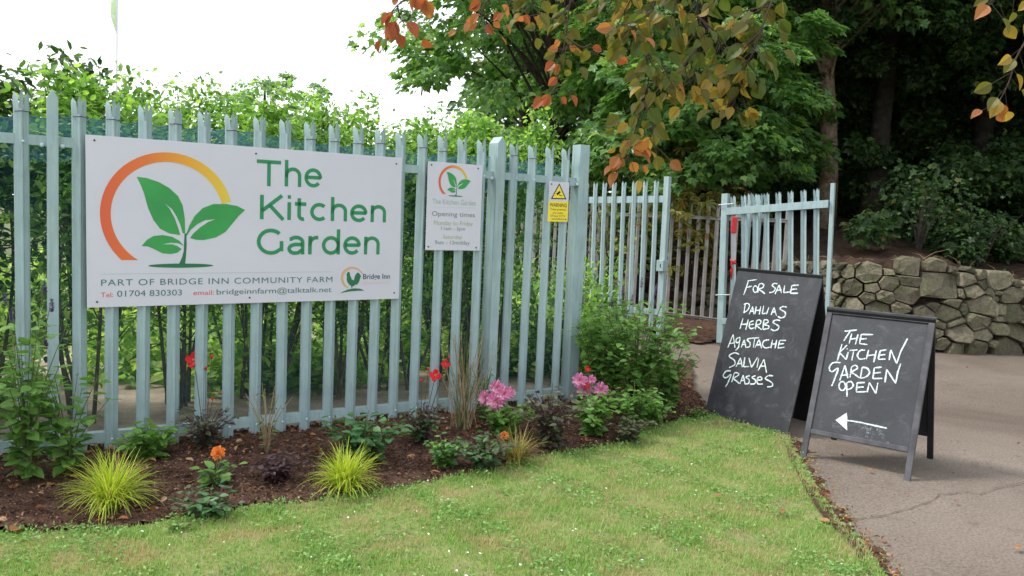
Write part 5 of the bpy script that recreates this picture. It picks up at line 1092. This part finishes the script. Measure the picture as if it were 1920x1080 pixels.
def spike(t, o, px, py, Y, l=.07, stalk=True):
    p = D(px, py, Y); n = 110; u_ = RNG.random(n); a = RNG.uniform(0, 6.28, n); e = np.stack([np.cos(a), np.sin(a), a * 0], -1); P = p + UZ * (u_[:, None] - .5) * l + e * .003; V, F = scatter(T_SIMPLE, P, e + UZ * .5, np.tile(UZ, (n, 1)) + e * .1, (.017 * (1.1 - .6 * u_)))
    mb_ = MB(); mb_.add(V, F); build('flower_spike', mb_, M['f_purple'], t)
    if stalk: mb_ = MB(); mb_.tube(smooth_poly([o, (o + p) / 2 + (p - o) * [-.1, -.1, .1], p + UZ * l * .5], 4, False), .0018, 4); build('flower_stalk', mb_, M['stem'], t)

# agastache at the left
t, o, tp = leafy('agastache_plant', 'tall green agastache with purple flower spikes at the left end of the bed', 'plant', 50, 905, .84, .27, 14, 12, .086, [M['o_mint'], M['o_green']], 'stem', 1, .8)
for px, py in [(10, 562), (83, 538), (97, 573), (85, 642), (22, 590)]: spike(t, o, px, py, 4.15)
t, o, tp = leafy('agastache_plant', 'shorter agastache with large pointed leaves just left of the golden sedge', 'plant', 128, 893, .56, .22, 12, 10, .086, [M['o_mint'], M['o_green']], 'stem', 2, .7)
leafy('agastache_plant', 'agastache growing at the extreme left edge of the bed', 'plant', -70, 930, .75, .25, 10, 9, .075, [M['o_mint']], 'stem', 3, .8)
leafy('green_leafy_plant', 'low plant with glossy mid-green leaves left of the red dahlia', 'plant', 280, 862, .20, .17, 16, 6, .09, [M['o_green']], 'stem', 4, .4)
sedge(208, 945, .165, .185, 470, M['sedge'], 'golden yellow sedge clump, the left and larger one of two', 11)
sedge(648, 912, .145, .165, 420, M['sedge'], 'golden yellow sedge clump in front of the hydrangea', 12)
sedge(968, 862, .15, .15, 150, M['sedgebr'], 'sparse bronze-green sedge beside the orange dahlia on the right', 13)
t, o, tp = leafy('red_dahlia_plant', 'dark leaved dahlia with one tall red flower below the large sign', 'plant', 385, 845, .25, .19, 20, 9, .045, [M['o_dark'], M['o_dark'], M['o_purple']], 'dstem', 5, .6)
flower(t, o, 363, 675, FRED, 4.75, (-.1, -1, .35), 1.12); bud(t, 397, 669, 4.75, o); bud(t, 386, 691, 4.74, o); bud(t, 318, 747, 4.7, o, .008); bud(t, 399, 748, 4.75, o, .007)
t, o, tp = leafy('orange_dahlia_plant', 'small dahlia with one orange flower between the sedge clumps', 'plant', 402, 908, .13, .12, 8, 4, .07, [M['o_green'], M['o_dgreen']], 'stem', 6, .5); flower(t, o, 409, 849, FORG, 4.28, (-.1, -1, .8), .95, 'stem', False)
leafy('dark_dahlia_plant', 'low dark grey-green plant at the lawn edge beneath the orange dahlia', 'plant', 392, 958, .13, .17, 18, 7, .055, [M['o_dark'], M['o_dgreen']], 'dstem', 7, .2)
leafy('purple_heuchera', 'dusky purple leaved plant low in the bed below the sign centre', 'plant', 522, 895, .17, .16, 20, 7, .05, [M['o_purple']], 'dstem', 8, .2)
t, o, tp = leafy('wispy_plant', 'thin wispy plant with dry stalks against the fence below the sign', 'plant', 500, 850, .42, .16, 9, 5, .04, [M['o_green'], M['o_dark']], 'drystem', 9, .9, leafshape=LN)
leafy('hydrangea_plant', 'bushy plant with large dark green leaves behind the second sedge clump', 'plant', 682, 865, .30, .24, 22, 7, .085, [M['o_dgreen']], 'stem', 10, .5)
t, o, tp = leafy('red_dahlia_plant', 'dark dahlia with two small red flowers in the middle of the bed', 'plant', 790, 830, .26, .20, 22, 9, .045, [M['o_dark'], M['o_purple'], M['o_dgreen']], 'dstem', 21, .6)
flower(t, o, 816, 704, FRED, 5.2, (-.15, -1, .3), .95); flower(t, o, 836, 683, FRED, 5.25, (-.1, -1, .3), .72); bud(t, 803, 692, 5.2, o); bud(t, 790, 714, 5.2, o); bud(t, 842, 671, 5.25, o, .007)
leafy('green_leafy_plant', 'small fresh green plant at the front of the bed right of the hydrangea', 'plant', 832, 870, .19, .15, 18, 7, .052, [M['o_green'], M['o_dgreen']], 'stem', 22, .5)
# dry grass stalks
rg = np.random.default_rng(44); o = hull(868, 805); t = thing('dry_grass_clump', 'upright clump of dry tan and green grass stalks against the fence', 'ornamental grass', o)
for mt_, cnt in (('drystem', 34), ('stem', 26)):
    mb = MB()
    for k in range(cnt): a = rg.normal(0, .10, 2); l = rg.uniform(.35, .68); b0 = o + rg.normal(0, .03, 3) * [1, 1, 0]; mb.tube([b0, b0 + np.array([a[0] * .4, a[1] * .4, l * .5]), b0 + np.array([a[0], a[1], l])], [.0028, .002, .001], 3, cap=False)
    build('stalks', mb, M[mt_], t)
t, o, tp = leafy('dark_dahlia_plant', 'dark leaved dahlia with one small orange flower right of mid bed', 'plant', 908, 872, .22, .21, 24, 9, .055, [M['o_dark'], M['o_dgreen']], 'dstem', 23, .4); flower(t, o, 946, 817, FORG, 5.05, (.1, -1, .6), .72, 'dstem', False)
t, o, tp = leafy('pink_dahlia_plant', 'green dahlia with a cluster of pink pompom flowers in front of the fence', 'plant', 945, 812, .22, .22, 22, 8, .07, [M['o_green']], 'stem', 24, .5)
for px, py, sc in [(932, 727, 1.1), (945, 739, 1.1), (910, 746, 1.1), (930, 752, 1.4), (955, 737, .9)]: flower(t, o, px, py, FPINK, 5.28 + random.uniform(-.02, .05), (random.uniform(-.3, .2), -1, .3), sc, 'stem')
leafy('dark_dahlia_plant', 'large dark purple-green dahlia bush between the two pink dahlias', 'plant', 1030, 838, .42, .26, 30, 10, .055, [M['o_dark'], M['o_dark'], M['o_purple']], 'dstem', 25, .55)
t, o, tp = leafy('pink_dahlia_plant', 'dahlia with bright pink flowers beside the end post of the fence', 'plant', 1112, 815, .30, .24, 24, 9, .07, [M['o_green'], M['o_mint']], 'stem', 26, .5)
for px, py, sc in [(1087, 713, 1.15), (1109, 712, .75), (1097, 731, 1.3), (1127, 731, 1.2)]: flower(t, o, px, py, FPINK, 5.72 + random.uniform(-.02, .04), (random.uniform(-.3, .2), -1, .3), sc, 'stem')
flower(t, o, 1099, 722, FRED, 5.70, (0, -1, .4), .6); flower(t, o, 1102, 692, FRED, 5.75, (-.2, -1, .2), .5)
leafy('dark_dahlia_plant', 'small dark plant at the right corner of the bed near the lawn', 'plant', 1180, 822, .18, .16, 18, 8, .048, [M['o_dark']], 'dstem', 27, .5)
t, o, tp = leafy('agastache_plant', 'big bushy agastache with purple spikes in front of the left gate leaf', 'plant', 1190, 772, .90, .46, 42, 15, .085, [M['o_mint'], M['o_mint'], M['o_green']], 'stem', 28, .6)
for px, py in [(1092, 565), (1126, 575), (1147, 565), (1168, 545), (1185, 563), (1203, 530), (1230, 543), (1252, 608), (1172, 590)]: spike(t, o, px, py, 6.4 + random.uniform(-.1, .2), .085)
t, o, tp = leafy('agastache_plant', 'smaller agastache at the corner of the bed beside the path', 'plant', 1250, 768, .50, .26, 22, 11, .075, [M['o_green'], M['o_mint']], 'stem', 29, .5)
for px, py in [(1272, 618), (1285, 640), (1262, 600)]: spike(t, o, px, py, 6.5, .06)
leafy('green_leafy_plant', 'fresh green plant at the foot of the big agastache', 'plant', 1225, 792, .20, .20, 20, 7, .06, [M['o_green'], M['o_mint']], 'stem', 31, .4)
leafy('agastache_plant', 'leafy agastache furthest back, against the left gate leaf', 'plant', 1145, 735, .80, .30, 24, 14, .085, [M['o_mint'], M['o_green']], 'stem', 47, .7)
leafy('agastache_plant', 'tall leafy agastache close beside the end post of the fence', 'plant', 1122, 768, .80, .22, 24, 16, .085, [M['o_mint'], M['o_green']], 'stem', 45, .75)
leafy('green_leafy_plant', 'bright green leafy plant between the second pink dahlia and the big agastache', 'plant', 1185, 800, .34, .20, 20, 9, .065, [M['o_mint'], M['o_green']], 'stem', 41, .6)
leafy('weed_tuft', 'small weed tuft by the left foot of the tall chalkboard', 'weed', 1308, 778, .06, .08, 9, 4, .03, [M['o_green']], 'stem', 32, .3)
leafy('green_leafy_plant', 'narrow green plant between the dry grass and the opening times sign', 'plant', 905, 790, .40, .14, 10, 8, .045, [M['o_green'], M['o_dgreen']], 'stem', 33, .9, leafshape=LN)
leafy('weed_tuft', 'small bright weed in the mulch right of the golden sedge', 'weed', 335, 985, .05, .07, 8, 4, .03, [M['o_green']], 'stem', 34, .3)

# ------------------------------------------------------------------ hanging beech branches near the viewer
BL = {k: leafmesh('leaf', (ovate2(.74)[0] * [1, 1, 2.3], ovate2(.74)[1]), M['b_' + k]) for k in ('orange', 'red', 'olive', 'green', 'gold')}
def beech(label, twigs, pal, n_per, Y, seed, ls=.066):
    rg = np.random.default_rng(seed); p0 = D(*twigs[0][0], Y); t = thing('beech_branch', label, 'branch', p0); mb_ = MB()
    for tw, n in zip(twigs, n_per):
        n = int(n * 2.1)
        mb_ = MB(); dy = rg.uniform(-.12, .12); P = smooth_poly([D(x, y, Y + dy + .02 * i) for i, (x, y) in enumerate(tw)], 6, False); mb_.tube(P, np.linspace(.0036, .0012, len(P)), 5)
        for k in range(n):
            u_ = (k + rg.random()) / n; i = u_ * (len(P) - 1); q = int(min(i, len(P) - 2)); p = P[q] * (1 - (i - q)) + P[q + 1] * (i - q); side = 1 if k % 2 else -1; ax = norm(P[q + 1] - P[q])
            d = np.array([side * rg.uniform(.3, 1.1), rg.uniform(-.5, .5), rg.uniform(-1.1, -.1)]) + ax * .3; q2 = p + norm(d) * rg.uniform(.005, .095); mb_.tube([p, q2], .001, 3, cap=False)
            u3 = np.array([rg.normal(0, .6), -1 * rg.uniform(.2, 1.2), rg.uniform(-.2, 1.0)]); key = pal[max(0, min(int(u_ * len(pal) + rg.normal(0, .6)), len(pal) - 1))]
            inst('leaf', BL[key], t, rot_frame(q2, d, u3, ls * rg.uniform(.6, 1.12)))
        build('twig', mb_, M['dstem'], t)
beech('short beech twig with red-orange leaves hanging at the top, left of the sycamore', [[(800, -40), (770, -10), (740, 15), (728, 40)], [(745, 10), (752, 40)]], ['orange', 'red', 'red'], [5, 2], 2.6, 1, .06)
beech('beech twig with orange leaves hanging at the top centre', [[(960, -45), (925, -10), (905, 18), (903, 42)], [(925, -12), (960, 2), (985, 10)]], ['orange', 'red', 'orange'], [6, 3], 2.7, 2, .046)
beech('slender beech twig of small orange leaves hanging above the middle of the hedge', [[(1078, -40), (1066, 20), (1060, 80), (1050, 130), (1038, 175)], [(1066, 10), (1040, 35), (1010, 22)], [(1062, 70), (1090, 88), (1108, 82)]], ['olive', 'olive', 'orange', 'olive', 'red'], [10, 5, 4], 2.8, 3, .048)
beech('longest beech branch with olive leaves turning orange at its low tip', [[(1238, -50), (1228, 0), (1215, 60), (1212, 110), (1216, 150), (1205, 200), (1192, 240), (1186, 270), (1176, 300)], [(1222, 20), (1190, 40), (1165, 45)], [(1213, 100), (1240, 120), (1255, 150)], [(1208, 190), (1225, 235), (1218, 262)]], ['olive', 'green', 'olive', 'olive', 'olive', 'gold', 'orange'], [34, 7, 7, 4], 2.5, 4, .052)
beech('beech branch with green and gold leaves hanging right of the longest branch', [[(1312, -50), (1308, 0), (1304, 60), (1306, 100), (1313, 140), (1310, 175)], [(1306, 30), (1340, 60), (1352, 90)], [(1306, 90), (1285, 120), (1290, 150)], [(1370, -40), (1340, 0), (1330, 20)]], ['green', 'olive', 'green', 'olive', 'gold'], [20, 7, 5, 5], 2.55, 5, .052)
beech('beech branch with yellowing leaves hanging beside the dark trunks', [[(1470, -50), (1440, 20), (1415, 90), (1396, 130), (1386, 170), (1366, 195)], [(1425, 60), (1392, 95), (1365, 140)], [(1450, 10), (1400, 20), (1370, 40)]], ['green', 'olive', 'green', 'gold', 'olive'], [20, 8, 7], 2.5, 6, .053)
beech('beech twigs crowding the top edge between the long branches', [[(1150, -50), (1150, -10), (1140, 15)], [(1200, -50), (1182, 0), (1168, 25)], [(1270, -50), (1268, 0), (1258, 35)], [(1020, -50), (1005, -5), (985, 22)]], ['olive', 'gold', 'olive'], [6, 8, 8, 5], 2.6, 7, .05)
beech('beech twig with gold leaves hanging at the right edge of the view', [[(1965, -40), (1930, 60), (1905, 110), (1893, 150), (1878, 182), (1864, 200)], [(1915, -40), (1880, -10), (1850, 5)]], ['olive', 'gold', 'olive', 'gold', 'orange'], [8, 3], 2.6, 8, .052)
